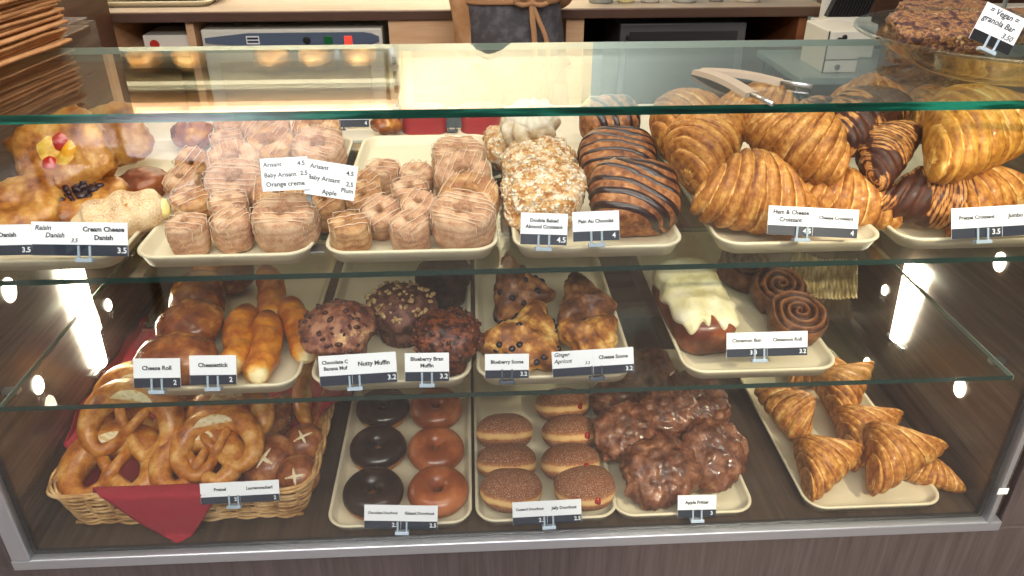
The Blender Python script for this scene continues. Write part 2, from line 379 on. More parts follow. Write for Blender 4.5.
FRIT = pm('fritter_glaze', [(.05, '#3a1c10'), (.4, '#62351e'), (.7, '#825034'), (.95, '#a87a5c')], 42, .22, .8, 150, coat=.5, dist=.004)
PRZ = pm('pretzel_crust', [(.1, '#84410f'), (.4, '#b3671d'), (.65, '#cd8a36'), (.95, '#e4b470')], 30, .32, .5, 260, coat=.3)
PRZD = pm('pretzel_bun_crust', [(.1, '#682f14'), (.4, '#8b4a24'), (.65, '#a8683a'), (.95, '#c98f5a')], 34, .3, .6, 220, coat=.3)
CRUMB = pm('pale_crumb', [(.3, '#e2cb9a'), (.6, '#f2e6c8'), (.8, '#d9b26c')], 60, .7, .4, 200)
MUFA = pm('muffin_chocolate_chip', [(.3, '#6a3a2c'), (.5, '#8a5440'), (.7, '#a8765a')], 60, .6, .8, 150, dust=('#d8b078', 14, .60, .66))
MUFB = pm('muffin_nut', [(.3, '#4a2a26'), (.55, '#6b443c'), (.75, '#84594a')], 60, .6, .8, 150)
MUFC = pm('muffin_bran', [(.3, '#2a120d'), (.5, '#5a2a1a'), (.68, '#8a4a2a'), (.85, '#4a1f16')], 90, .45, 1.0, 130, coat=.15)
MUFD = pm('muffin_dark', [(.3, '#231210'), (.6, '#3a201b'), (.8, '#4a2b24')], 60, .6, .8, 150)
NUT = pm('chopped_nuts', [(.3, '#b08a58'), (.6, '#d3b586'), (.8, '#8e6238')], 60, .6, .3, 100)
SCO = pm('scone_crust', [(.25, '#7a4722'), (.45, '#a8682e'), (.62, '#cf9648'), (.8, '#e6c078')], 35, .5, .8, 110)
SCOD = pm('scone_brown', [(.25, '#5a3420'), (.5, '#835130'), (.75, '#b07a48')], 35, .45, .7, 110, coat=.15)
BERRY = simple('blueberry', '#1a1722', .3)
CINN = pm('cinnamon_roll_crust', [(0, '#25130a'), (.3, '#432412'), (.6, '#693f22'), (1, '#8a5c38')], 60, .45, .9, 140, tone=.7, coat=.12)
BUN = pm('bun_crust', [(.3, '#5c2a17'), (.6, '#844527'), (.8, '#9c5a34')], 20, .35, .3, 90, coat=.2)
FROST = pm('cream_icing', [(.1, '#cfc48e'), (.5, '#e6deb6'), (.9, '#f0ead0')], 30, .35, .5, 70, coat=.15, dist=.004)
GLOSSY = pm('glossy_roll_crust', [(.1, '#552410'), (.45, '#84431f'), (.7, '#a8662c'), (.92, '#d8a548')], 26, .25, .6, 110, coat=.5)
CHST = pm('cheese_stick_crust', [(.05, '#7c360e'), (.3, '#b8611a'), (.5, '#d98a26'), (.68, '#e8aa40'), (.97, '#f0dca6')], 40, .35, .9, 130, tone=.55, coat=.3)
DAN = pm('danish_crust', [(.1, '#6c3610'), (.35, '#9c5c20'), (.6, '#b97c34'), (.9, '#d0a058')], 32, .35, .8, 150, coat=.3)
DANW = pm('sugared_danish', [(.1, '#a8703a'), (.5, '#d0a46c'), (.9, '#e2c498')], 40, .65, .6, 260, dust=('#e8d9c0', 420, .42, .66))
GRAN = pm('granola', [(.05, '#20141a'), (.28, '#452a30'), (.42, '#6b4630'), (.55, '#a97c4a'), (.66, '#4a2e36'), (.82, '#7a5434'), (.97, '#d6b888')], 70, .4, 1.0, 150, dist=.005)
PEACH = simple('peach_slice', '#e8a52a', .2, coat=.5); CHERRY = simple('cherry', '#b02a1e', .2, coat=.5)

# ------------------------------------------------------------------ placing food
YMIN = {round(S1, 3): .022, round(S2, 3): .042, round(S3, 3): .030, round(S1 + .009, 3): .062}; LEDGE = Z0 + .478 - TF
def place(parts, name, cat, px, py, S, hz, label, group, rz=0, rx=0, ry=0, dz=0.0, sc_=1.0):
    """one pastry: parts = [(part name, mesh, material, [sub-parts])]; hz = half its height"""
    rot = (math.radians(rx), math.radians(ry), math.radians(rz))
    Rm = Matrix.Rotation(rot[0], 3, 'X') @ Matrix.Rotation(rot[1], 3, 'Y') @ Matrix.Rotation(rot[2], 3, 'Z')
    low = min(min((Rm @ v.co).z for v in q[1].vertices) for q in parts)*sc_
    zc = S + TF + .0008 - low + max(0.0, dz - .012); p = at(px, py, zc)
    if S != LEDGE:
        bb = [Rm @ v.co*sc_ for q in parts for v in list(q[1].vertices)[::3]]
        p.y += max(0, YMIN.get(round(S, 3), .05) - (p.y + min(q.y for q in bb))); p.x = min(p.x, .758 - max(q.x for q in bb)); p.x = max(p.x, -.758 - min(q.x for q in bb))
    if len(parts) == 1:
        o = link(name, parts[0][1], parts[0][2], None, p)
    else:
        o = link(name, None, None, None, p)
        for q in parts:
            c = link(q[0], q[1], q[2], o)
            if len(q) > 3: tag(c, kind=q[3])
    o.rotation_euler = Rm.to_euler()
    o.scale = (sc_,)*3
    return tag(o, label, cat, group)

# croissant ----------------------------------------------------------
def croissant(name, L, R, bend, n, seed, zf=.8, nu=120, nv=44, slant=.5, step=1.0, zebra=None, end=.12):
    def fn(i, j):
        u = -1 + 2*i; a = min(abs(u), 1); v = 2*PI*j
        ph = a*n + slant*.5*math.sin(v + (1.2 if u > 0 else -.6) + seed) + .10*nz((u*2, math.cos(v), math.sin(v)), 1.6, seed)
        k = math.floor(ph); t = ph - k; q = max(0, min(1, (k + t**(1 + 2.2*step))/n))
        r = R*(max(0.0, 1 - q**2.1)**.68*(1 - end) + end*(1 - a**6)**.5) + .0004
        p = Vector((u, math.cos(v)*.4, math.sin(v)*.4))
        r *= min(1, (1.0001 - a)/.05)**.5
        r *= .95 + .07*math.sin(PI*min(1, t*1.05))**.7 + .05*nz(p, 3, seed) + .016*nz((ph*9, math.cos(v)*1.3, math.sin(v)*1.3), 1.5, seed + 4)
        ang = -2*bend/(L/2)*u
        cx, sx = math.cos(ang), math.sin(ang)
        y = r*math.cos(v); z = r*zf*math.sin(v)
        q3 = Vector((u*L/2 - sx*y*-1*0 + y*math.sin(-ang)*-1, -bend*a*a*1.0 + y*cx, z))
        if q3.z < -.62*R*zf: q3.z = -.62*R*zf + .12*(q3.z + .62*R*zf)
        st = nz((ph*2.2, math.cos(v)*1.1, math.sin(v)*1.1), 1.3, seed + 9); st2 = nz((ph*9, math.cos(v)*1.3, math.sin(v)*1.3), 1.5, seed + 4)
        tone = .46 + .24*(t - .5) + .30*st + .20*st2 - (.36*(1 - t/.10) if t < .10 else 0) + (.12 if t > .9 else 0)
        if zebra:
            big = nz((u*1.3, math.cos(v)*.6, math.sin(v)*.6), 1.5, seed + 2)
            tone = (.75 if (big > .08 or math.sin(ph*2*PI*zebra*1.5 + 4*nz(p, 2.5, seed)) > .55) else .16) + .14*st2 - (.3 if t < .07 else 0)
        return q3, tone
    return gmesh(name, nu, nv, fn, False, True)
# big ham & cheese ones: fat, long, clear wrap ridges
HC = [croissant('ham_cheese_croissant', .158, .059, .014, 4.2, s, .92, slant=.55, step=.9) for s in (1, 2, 3)]
LOOP = mesh('end_loop', *tubeV([(.050 + .026*math.cos(a), -.022 + .010*math.sin(a*.5), .004 + .024*math.sin(a)) for a in [(-2.2 + 4.4*k/24) for k in range(25)]], lambda t: .0105 + .004*math.sin(PI*t), 12), [.5]*(25*12 + 2))
CC = croissant('cheese_croissant', .155, .044, .018, 4.5, 7, .85)
PL = [croissant('plain_croissant', .152, .052, .032, 4.2, s, .84) for s in (11, 12, 13)]
JU = croissant('jumbo_croissant', .20, .066, .03, 5.2, 21, .8)
CH = [croissant('chocolate_croissant', .165, .047, .018, 4.5, s, .85, zebra=z) for s, z in ((31, 1.0), (33, 2.0))]
g = 'ham and cheese croissants on the upper shelf'
place([('crust', HC[0], CRO), ('end_loop', LOOP, CRO)], 'ham_cheese_croissant', 'croissant', 746, 187, S2, .034, 'big layered ham and cheese croissant at the tray front, behind the ham and cheese card', g, rz=-10, rx=42, dz=.016)
place([('c', HC[1], CRO)], 'ham_cheese_croissant', 'croissant', 708, 158, S2, .034, 'ham and cheese croissant leaning along the left rim of its tray, layers slanting', g, rz=58, rx=30, dz=.030, sc_=.92)
place([('c', HC[2], CRO)], 'ham_cheese_croissant', 'croissant', 680, 130, S2, .034, 'ham and cheese croissant with a dark gap, at the back left corner of its tray', g, rz=44, rx=28, dz=.040, sc_=.9)
place([('c', HC[0], CRO)], 'ham_cheese_croissant', 'croissant', 760, 128, S2, .034, 'ham and cheese croissant at the back of the pile, partly under the green glass edge', g, rz=-34, rx=30, dz=.062, sc_=.9)
place([('c', HC[1], CRO)], 'ham_cheese_croissant', 'croissant', 806, 150, S2, .034, 'ham and cheese croissant lying aslant behind the cheese croissant', g, rz=-42, rx=32, dz=.052, sc_=.92)
place([('c', CC, CRO)], 'cheese_croissant', 'croissant', 850, 194, S2, .03, 'small golden cheese croissant at the tray front, right of the cheese croissant card', g, rz=-18, rx=25, dz=.008)
g = 'croissants at the right end of the upper shelf'
place([('c', CH[1], CROC)], 'chocolate_croissant', 'croissant', 935, 192, S2, .036, 'squat pretzel croissant striped with chocolate, behind the pretzel croissant card', g, rz=-12, rx=40, dz=.014, sc_=1.02)
place([('c', CH[1], CROC)], 'chocolate_croissant', 'croissant', 886, 160, S2, .036, 'chocolate striped croissant leaning between the cheese croissant and the squat one', g, rz=50, rx=30, dz=.05, sc_=.80)
place([('c', CH[0], CROC)], 'chocolate_croissant', 'croissant', 862, 131, S2, .036, 'dark chocolate croissant with broad brown bands below the green glass edge', g, rz=38, rx=28, dz=.078, sc_=.98)
place([('c', CH[0], CROC)], 'chocolate_croissant', 'croissant', 818, 117, S2, .036, 'dark chocolate croissant at the very back, mostly behind the ham and cheese pile', g, rz=10, rx=15, dz=.06, sc_=.85)
place([('c', PL[0], CRO)], 'plain_croissant', 'croissant', 925, 127, S2, .033, 'plain brown croissant between the dark chocolate one and the jumbo one', g, rz=20, rx=20, dz=.085, sc_=.9)
place([('c', JU, CRO2)], 'jumbo_croissant', 'croissant', 985, 146, S2, .045, 'jumbo golden croissant, the largest on the case, at the right end of the shelf', g, rz=24, rx=26, dz=.072)
place([('c', PL[1], CRO)], 'plain_croissant', 'croissant', 1003, 196, S2, .033, 'plain croissant under the jumbo one, above the jumbo croissant card', g, rz=28, rx=25, dz=.012)
place([('c', PL[2], CRO)], 'plain_croissant', 'croissant', 905, 98, S2, .033, 'pale croissant seen through the glass top below the granola bowl', g, rz=-15, rx=15, dz=.05)
g = 'plain croissants on the case floor'
for m, px, py, rz, rx, dz, s_, lab in (
    (0, 836, 476, 38, 24, .002, .92, 'front croissant of the floor tray, curved end pointing down to the left'),
    (1, 900, 478, 28, 26, .002, 1.0, 'wide croissant at the front right corner of the floor tray'),
    (2, 938, 471, -20, 10, .004, .55, 'small croissant end poking out over the right tray rim'),
    (1, 858, 431, 42, 26, .004, .93, 'golden croissant in the middle of the floor tray, behind the two front ones'),
    (0, 795, 410, -62, 24, .002, .86, 'croissant alone at the left tray rim, its dark tip against the rim'),
    (2, 838, 388, 55, 26, .006, .95, 'golden croissant behind the middle one, just under the lower shelf edge'),
    (1, 808, 364, 15, 20, .004, .85, 'hindmost croissant of the floor tray, seen above the lower shelf edge')):
    place([('c', PL[m], CRO2)], 'plain_croissant', 'croissant', px, py, S1, .034, lab, g, rz, rx, 0, dz, s_)

# sugared rings ------------------------------------------------------
def ring_body(name, ro, ri, h, seed, dimple=False):
    prof = []
    n = 34
    pts = [(ri, h*.55), (ri*1.15, h*.82), (ri*1.6, h*.97), ((ri+ro)*.5, h*1.0), (ro*.86, h*.96), (ro*.97, h*.82), (ro*1.0, h*.6), (ro*1.0, h*.35), (ro*.96, h*.1), (ro*.86, 0), ((ri+ro)*.5, 0), (ri*1.1, h*.02), (ri, h*.2)]
    pr = catmull([(a, b, 0) for a, b in pts], n, True)
    def fn(i, j):
        a = 2*PI*i; q = pr[int(round(j*n)) % n]; r, z = q.x, q.y
        p = Vector((r*math.cos(a), r*math.sin(a), z))
        k = 1 + .05*nz(p, 45, seed) + (.018*math.sin(z/h*2*PI*5 + 3*nz((math.cos(a), math.sin(a), 0), 1.5, seed)) if r > ro*.8 else 0)
        if dimple and r < ro*.4: pass
        k += .03*nz(p, 90, seed + 8) + .018*nz(p, 210, seed + 5); p = Vector((p.x*k, p.y*k, p.z - h/2 + .004*nz(p, 60, seed+3)))
        return p, .5 + .22*math.sin(z/h*2*PI*5 + 3*nz((math.cos(a), math.sin(a), 0), 1.5, seed)) + .3*nz(p, 40, seed)
    return gmesh(name, 64, n, fn, True, True)
def ring_lines(name, ro, ri, h, seed, n=7):
    rnd = random.Random(seed); b = MB(); A = rnd.uniform(-.5, .5)
    for k in range(n):
        c = (-.9 + 1.8*(k + rnd.uniform(.2, .8))/n)*ro; P = []
        for t in range(33):
            s = (-1 + 2*t/32)*1.45*ro; d = math.hypot(s, c)
            if d < ro*.9:
                z = h/2 + .0012 if d > ri*1.3 else None; q = (s, c)
            else:
                over = d - ro*.9
                if abs(c) > ro*.9: z = None; q = None
                else:
                    sgn = 1 if s > 0 else -1; e = math.sqrt(max(0, (ro*1.012)**2 - c*c)); q = (sgn*e, c + .002*math.sin(over*300 + k)); z = h/2 - over*1.0*rnd.uniform(.97, 1.03)
                    if z < -h*.42: z = None
            if z is None or q is None:
                if len(P) > 3: b.tube(P, .00065, 5)
                P = []
            else: P.append(Vector((q[0]*math.cos(A) - q[1]*math.sin(A), q[0]*math.sin(A) + q[1]*math.cos(A), z + .0006*math.sin(t + k))))
        if len(P) > 3: b.tube(P, .00065, 5)
    return b.me(name, True)
BIG = [[('dough', ring_body('ring_dough', .044, .010, .052, s), SUG if s % 2 else RINGIN), ('icing', ring_lines('ring_icing', .044, .010, .052, s), ICING)] for s in (1, 2, 3)]
SML = [[('dough', ring_body('baby_ring_dough', .0275, .004, .047, s), SUG if s % 2 else RINGIN), ('icing', ring_lines('baby_ring_icing', .0275, .004, .047, s, 4), ICING)] for s in (5, 6, 7)]
g1 = 'sugared ring pastries in the crowded tray'; g2 = 'sugared ring pastries in the half empty tray'
def rings(S, rows, g, base):
    for k, (big, px, py, rz, rx, dz, lab) in enumerate(rows):
        P = (BIG if big else SML)[k % 3]; P = [(a, b, c) for a, b, c in P]
        place(P, 'ring_pastry' if big else 'baby_ring_pastry', 'pastry', px, py, S, .026 if big else .0235, lab, g, rz, rx, 0, dz)
rings(S2, [
    (1, 284, 227, 20, 12, 0, 'large sugared ring pastry at the front right corner, below the orange sign'),
    (1, 282, 199, 70, 18, 0, 'large ring pastry half hidden behind the orange sign'),
    (1, 238, 190, 10, 20, .004, 'large ring pastry in the middle of the crowded tray, behind the small front ones'),
    (1, 237, 167, 130, 22, .006, 'large ring pastry second in the middle row, just left of the sign'),
    (1, 270, 153, 45, 20, .002, 'large ring pastry above the left card of the sign'),
    (1, 270, 135, 95, 10, .004, 'large ring pastry at the back beneath the green glass edge, middle of the tray'),
    (1, 313, 152, 0, 22, .002, 'pinkish sugared ring pastry behind the right card of the sign'),
    (1, 313, 133, 60, 15, .004, 'pinkish sugared ring pastry at the back right corner of the crowded tray'),
    (0, 191, 235, 0, 8, 0, 'baby ring pastry at the front left corner of the crowded tray'),
    (0, 232, 230, 50, 10, 0, 'baby ring pastry with white drizzle, second along the front of the crowded tray'),
    (0, 190, 207, 20, 14, .0, 'baby ring pastry behind the front left corner one'),
    (0, 184, 187, 80, 20, .004, 'pale topped baby ring pastry on the left rim, third from the front'),
    (0, 232, 208, 10, 12, 0, 'baby ring pastry directly behind the drizzled one'),
    (0, 200, 166, 35, 55, .002, 'baby ring pastry standing on its side, left of the middle row'),
    (0, 229, 146, 30, 10, .004, 'baby ring pastry near the back, under a topmost small one'),
    (0, 230, 130, 30, 0, .018, 'topmost baby ring pastry at the back, below the green glass edge'),
    (0, 318, 208, 30, 20, 0, 'baby ring pastry at the right rim, in the shade of the right card')], g1, 0)
rings(S2, [
    (1, 463, 229, 0, 14, 0, 'large ring pastry at the front right corner of the half empty tray'),
    (1, 463, 203, 40, 20, 0, 'large ring pastry second from the front in the right row'),
    (1, 461, 182, 90, 20, .001, 'large ring pastry third from the front in the right row'),
    (1, 459, 162, 10, 12, .002, 'large ring pastry at the back end of the right row'),
    (0, 356, 237, 0, 8, 0, 'baby ring pastry alone at the front left corner of the half empty tray'),
    (0, 408, 234, 60, 10, 0, 'baby ring pastry with streaked side, front row beside the large ring'),
    (0, 377, 219, 30, 35, .002, 'baby ring pastry tipped over behind the front left one'),
    (0, 364, 205, 15, 20, .004, 'baby ring pastry at the left rim, behind the tipped one'),
    (0, 413, 214, 75, 20, .002, 'baby ring pastry in the middle row, behind the streaked one'),
    (0, 411, 197, 10, 20, .003, 'baby ring pastry in the middle row, third from the front'),
    (0, 368, 190, 40, 16, .003, 'baby ring pastry second from the back in the left row'),
    (0, 385, 180, 0, 10, .001, 'baby ring pastry at the back end of the left row'),
    (0, 414, 181, 55, 10, .001, 'baby ring pastry at the back end of the middle row')], g2, 3)
# caramel bun behind
place([('c', blob('caramel_bun', rx=.036, ry=.032, rz=.028, amp=.22, freq=40, seed=3), GLOSSY)], 'caramel_bun', 'pastry', 192, 135, S2, .028, 'glossy caramel brown knotted bun behind the baby rings at the back left', None, dz=.01)

# almond and chocolate pastries ---------------------------------------
def almond(seed, rx, ry, rz, white=0, n=650):
    f = blobfn(rx, ry, rz, 2.5, .20, 22, seed, .7)
    body = blob('almond_croissant', rx=rx, ry=ry, rz=rz, p=2.5, amp=.20, freq=22, seed=seed, flat=.7, nu=44, nv=70)
    fl = scatter('almond_flakes', surfpts(f, n, seed, -.1, .0003), .0030, seed, .2)
    return [('pastry', body, ALM), ('almond_flakes', fl, FLAKE, 'stuff')]
def frilly(seed):
    rx, ry, rz = .05, .042, .034
    f = lambda d, off=0: blobfn(rx, ry, rz, 2, .12, 20, seed, .7, lambda d, q: .10*math.sin(10*math.atan2(d.y, d.x) + 4*d.z))(d, off)
    return [('pastry', gmesh('frilled_body', 44, 90, lambda u, v: f(dirv(max(.001, min(.999, u)), v)), False, True), pm('sugar_snow', [(.1, '#a8834f'), (.5, '#cdbb9e'), (.9, '#e2d8c6')], 50, .7, .6, 150)),
            ('sugar_top', cap('sugar_top', f, lambda v: .33*PI + .1*math.sin(6*PI*v)), simple('powdered_sugar', '#d8cdbb', .8, bump=.6, bscale=200)) ]
AL1 = almond(41, .064, .056, .040); AL2 = almond(42, .060, .052, .036); AL3 = almond(43, .036, .045, .033, n=160)
g = 'double baked almond croissants'
place(AL1, 'almond_croissant', 'croissant', 546, 193, S2, .036, 'almond croissant dusted with sugar at the front of its tray, behind the double baked card', g, rz=10, rx=28, dz=.010)
place(AL2, 'almond_croissant', 'croissant', 538, 158, S2, .034, 'almond croissant behind the front one, its sugared top showing', g, rz=60, rx=15, dz=.012)
place(AL3, 'almond_croissant', 'croissant', 506, 150, S2, .033, 'small brown almond croissant at the left rim, dusted only on top', g, rz=20, rx=10, dz=.012)
place(frilly(4), 'almond_croissant', 'croissant', 534, 136, S2, .034, 'frilled almond croissant white with powdered sugar, topmost below the glass edge', g, rz=20, rx=20, dz=.05)
def pac(seed, rx, ry, rz, nl, ang, wid=.0024, split=False):
    lump = lambda d, q: .012*math.sin(q.x*150 + 8*nz(q, 12, seed)) * (1 if d.z > -.3 else 0) - .06*math.exp(-((q.y - .012)/.004)**2)*max(0, d.z)
    f = blobfn(rx, ry, rz, 3.0, .06, 14, seed, .75, lump)
    body = gmesh('pastry_body', 46, 80, lambda u, v: (lambda d: (f(d), .42 + .35*nz(f(d), 30, seed) + .15*nz(Vector((f(d).x*4, f(d).y, 0)), 60, seed + 2)))(dirv(max(.001, min(.999, u)), v)), False, True)
    b = MB(); rnd = random.Random(seed)
    ca, sa = math.cos(ang), math.sin(ang)
    for k in range(nl):
        c = (-.85 + 1.7*(k + .5)/nl)*1.0 + rnd.uniform(-.05, .05); V = []; n = 40; w = wid*rnd.uniform(.7, 1.7)/ry
        for t in range(n):
            s = -1.25 + 2.5*t/(n-1)
            for e in (-1, -.5, .5, 1):
                x = s; y = c + e*w + .05*math.sin(s*3 + k)
                X = x*ca - y*sa; Y = x*sa + y*ca; d2 = X*X + Y*Y
                d = Vector((X, Y, math.sqrt(max(.02, 1.15 - d2)) - .25*max(0, d2 - .8)*2)).normalized()
                V.append(f(d, .0016 if abs(e) < .9 else -.0004))
        Fc = [(t*4+i, (t+1)*4+i, (t+1)*4+i+1, t*4+i+1) for t in range(n-1) for i in range(3)]
        b.add(V, Fc)
    return [('pastry', body, PAC), ('chocolate_drizzle', b.me('chocolate_drizzle', True), CHOC)]
g = 'chocolate pastries with drizzle'
place(pac(51, .064, .056, .040, 6, -.5, .0034), 'chocolate_pastry', 'pastry', 634, 197, S2, .04, 'chocolate pastry with broad dark drizzle at the front, behind the pain au chocolat card', g, rz=0, rx=32, dz=.010)
place(pac(52, .062, .05, .038, 6, -.4, .0028), 'chocolate_pastry', 'pastry', 616, 157, S2, .036, 'drizzled chocolate pastry behind the front one, lying beneath the top one', g, rz=8, rx=25, dz=.014)
place(pac(53, .054, .044, .034, 4, -1.1, .003), 'chocolate_pastry', 'pastry', 609, 120, S2, .034, 'drizzled chocolate pastry topmost at the back, cut by the green glass edge', g, rz=-5, rx=20, dz=.045)

# danishes -----------------------------------------------------------
def danish(seed, s=.066, fruit=True):
    dip = lambda d, q: -.45*max(0, d.z)**3*max(0, 1 - (q.x**2 + q.y**2)/(.026**2))
    f = blobfn(s, s*.96, .024, 4, .13, 34, seed, .8, dip, 4)
    out = [('pastry', gmesh('danish_body', 40, 80, lambda u, v: f(dirv(max(.001, min(.999, u)), v)), False, True), DAN)]
    def fruitm(nm, x, y, r, m, a=0, e=1.0, fz=.6):
        q = blob(nm, 14, 20, rx=r*e, ry=r, rz=r*fz, amp=.25, freq=50, seed=seed); q.transform(Matrix.Translation((x, y, .0175)) @ Matrix.Rotation(a, 4, 'Z')); return (nm, q, m)
    if fruit: out += [fruitm('custard', -.010, .012, .020, CUST, .4, 1.3, .35), fruitm('custard', .012, -.018, .018, CUST, .2, 1.3, .35), fruitm('cherry', .012, .012, .013, CHERRY, .3, 1.3, .7), fruitm('cherry', -.016, -.014, .011, CHERRY, 1.2, 1.4, .7), fruitm('peach_slice', .020, -.006, .012, PEACH, .5, 1.8, .8)]
    return out
g = 'danishes at the left end of the upper shelf'
place(danish(61), 'fruit_danish', 'danish', 64, 170, S2, .066, 'large square fruit danish propped upright, with cherry and peach on custard', g, rz=24, rx=58, dz=-.008)
place(danish(62, .055, False), 'plain_danish', 'danish', 112, 136, S2, .055, 'plain golden danish standing behind the large fruit danish', g, rz=20, rx=55, dz=.012)
rb = danish(63, .058, False)
bb = scatter('raisins', [(Vector((.03*math.cos(k*2.4)*math.sqrt(k/22), .03*math.sin(k*2.4)*math.sqrt(k/22), .021)), Vector((0, 0, 1))) for k in range(22)], .006, 5, 1.0, 8)
place(rb + [('raisins', bb, simple('raisin', '#2a1a24', .35), 'stuff')], 'raisin_danish', 'danish', 74, 205, S2, .024, 'dark topped raisin danish lying flat, behind the handwritten raisin card', g, rz=10, rx=12, dz=.004)
place(danish(64, .052, False), 'glazed_danish', 'danish', 16, 206, S2, .024, 'glazed danish lying at the left end, above the cut-off danish card', g, rz=30, rx=25, dz=.006)
place([('c', blob('brown_danish', rx=.044, ry=.03, rz=.022, p=2.6, amp=.15, freq=30, seed=66, flat=.8), BUN)], 'brown_danish', 'danish', 140, 186, S2, .022, 'small dark brown danish behind the sugared cream cheese danish', g, rz=20, rx=10, dz=.004)
def cc_danish():
    lump = lambda d, q: .14*math.sin(q.x*150)*max(0, d.z) - (.35*max(0, 1 - ((q.x - .018)**2/.007**2 + (q.y + .004)**2/.014**2)) if d.z > 0 else 0)
    f = blobfn(.064, .036, .027, 2.4, .04, 30, 67, .75, lump)
    a = gmesh('danish_body', 44, 90, lambda u, v: f(dirv(max(.001, min(.999, u)), v)), False, True)
    c = blob('cheese_filling', 16, 24, rx=.013, ry=.017, rz=.014, amp=.25, freq=60, seed=4); c.transform(Matrix.Translation((.058, -.008, -.002)))
    c2 = blob('cheese_filling', 12, 18, rx=.006, ry=.012, rz=.004, amp=.1, freq=60, seed=4); c2.transform(Matrix.Translation((.018, -.004, .017)))
    return [('pastry', a, DANW), ('cheese_filling', c, simple('cream_cheese', '#ead98e', .4, bump=.4, bscale=90)), ('cheese_filling', c2, DAN)]
place(cc_danish(), 'cream_cheese_danish', 'danish', 116, 214, S2, .026, 'sugared cream cheese danish with slashed top and yellow filling at its end', g, rz=24, rx=22, dz=.006)

# cheese rolls and sticks -----------------------------------------------
g = 'cheese rolls and sticks on the lower shelf'
CR = [blob('cheese_roll', rx=.056, ry=.046, rz=.034, p=2.2, amp=.13, freq=20, seed=s, flat=.8) for s in (71, 72)]
for k, (px, py, dz, rx, lab) in enumerate(((181, 358, 0, 12, 'glossy brown cheese roll at the front, behind the cheese roll card'), (193, 327, .002, 14, 'cheese roll with yellow melted patches, second from the front'),
                                   (203, 299, .004, 14, 'dark glossy cheese roll third from the front at the left rim'), (222, 276, .006, 10, 'hindmost cheese roll, above the upper shelf edge'))):
    place([('c', CR[k % 2], GLOSSY)], 'cheese_roll', 'bread roll', px, py, S3, .034, lab, g, rz=k*50, rx=rx, dz=dz)
def stick(seed):
    def fn(i, j):
        u = -1 + 2*i; v = 2*PI*j; p = Vector((u*.085, math.cos(v)*.02, math.sin(v)*.02))
        r = .0235*(1 - abs(u)**4)**.5*(1 + .20*fbm(p, 26, seed) + .05*math.sin(u*11 + v))+.0003
        return Vector((.003*math.sin(u*4 + seed) + r*math.cos(v), u*.085, r*.9*math.sin(v))), .40 + .55*max(0, min(1, (-u - .72 + .15*nz(p, 30, seed))/.25)) - .22*max(0, u)
    return gmesh('cheese_stick', 60, 28, fn, False, True)
ST = [stick(1), stick(2), stick(3)]
for k, (px, py, rz, dz, lab) in enumerate(((260, 347, 6, .002, 'cheese stick with a pale melted end at the tray front'), (291, 327, 20, .006, 'long orange cheese stick nearest the right rim'),
                                   (241, 340, 4, .0, 'cheese stick half behind the cheesestick card'), (271, 298, 14, .012, 'cheese stick lying farther back, its dark end up'))):
    place([('c', ST[k % 3], CHST)], 'cheese_stick', 'cheese stick', px, py, S3, .021, lab, g, rz=rz, rx=6, dz=dz)

# muffins ------------------------------------------------------------
def muffin(seed, mat, base, r=.054, kind=None):
    f = blobfn(r, r, .034, 2.2, .15, 26, seed, .25)
    top = gmesh('muffin_top', 34, 64, lambda u, v: f(dirv(max(.001, min(.999, u)), v)), False, True)
    def cup(i, j):
        a = 2*PI*i; k = 1 + .02*math.sin(a*24)
        prof = [(.0, -.05), (.034, -.05), (.036, -.048), (.039, -.03), (.043, -.008), (.04, 0), (.0, .002)]
        x = j*6; q = min(int(x), 5); t = x - q; rr = prof[q][0]*(1-t) + prof[q+1][0]*t; z = prof[q][1]*(1-t) + prof[q+1][1]*t
        rr *= r/.054
        return Vector((rr*k*math.cos(a), rr*k*math.sin(a), z))
    out = [('muffin_top', top, mat), ('muffin_base', gmesh('muffin_base', 96, 12, cup, True, False), base)]
    if kind == 'nuts': out.append(('chopped_nuts', scatter('chopped_nuts', surfpts(f, 90, seed, .35, .0005), .0038, seed, .9, 6), NUT, 'stuff'))
    if kind == 'chips': out.append(('chocolate_chips', scatter('chocolate_chips', surfpts(f, 70, seed, -.1, .0), .0042, seed, .8, 7), simple('chip', '#4a2620', .35), 'stuff'))
    if kind == 'bran': out.append(('crumbs', scatter('crumbs', surfpts(f, 120, seed, -.15, .0), .0036, seed, 1.0, 6), MUFC, 'stuff'))
    return out
g = 'muffins on the lower shelf'
place(muffin(81, MUFA, BUN, .055, 'chips'), 'muffin', 'muffin', 343, 331, S3, .034, 'muffin studded with chocolate chips and a pale crack, left of the three in front', g, rx=4, dz=0)
place(muffin(82, MUFB, MUFB, .054, 'nuts'), 'muffin', 'muffin', 398, 314, S3, .034, 'purplish brown muffin topped with chopped nuts, in the middle', g, rx=4, dz=0)
place(muffin(83, MUFC, MUFC, .051, 'bran'), 'muffin', 'muffin', 447, 338, S3, .034, 'dark crumbly bran muffin behind the blueberry bran card', g, rx=4, dz=0)
place(muffin(84, MUFD, MUFD, .048), 'muffin', 'muffin', 445, 276, S3, .034, 'very dark muffin alone at the back of the tray, under the upper shelf', g, rx=0, dz=0)

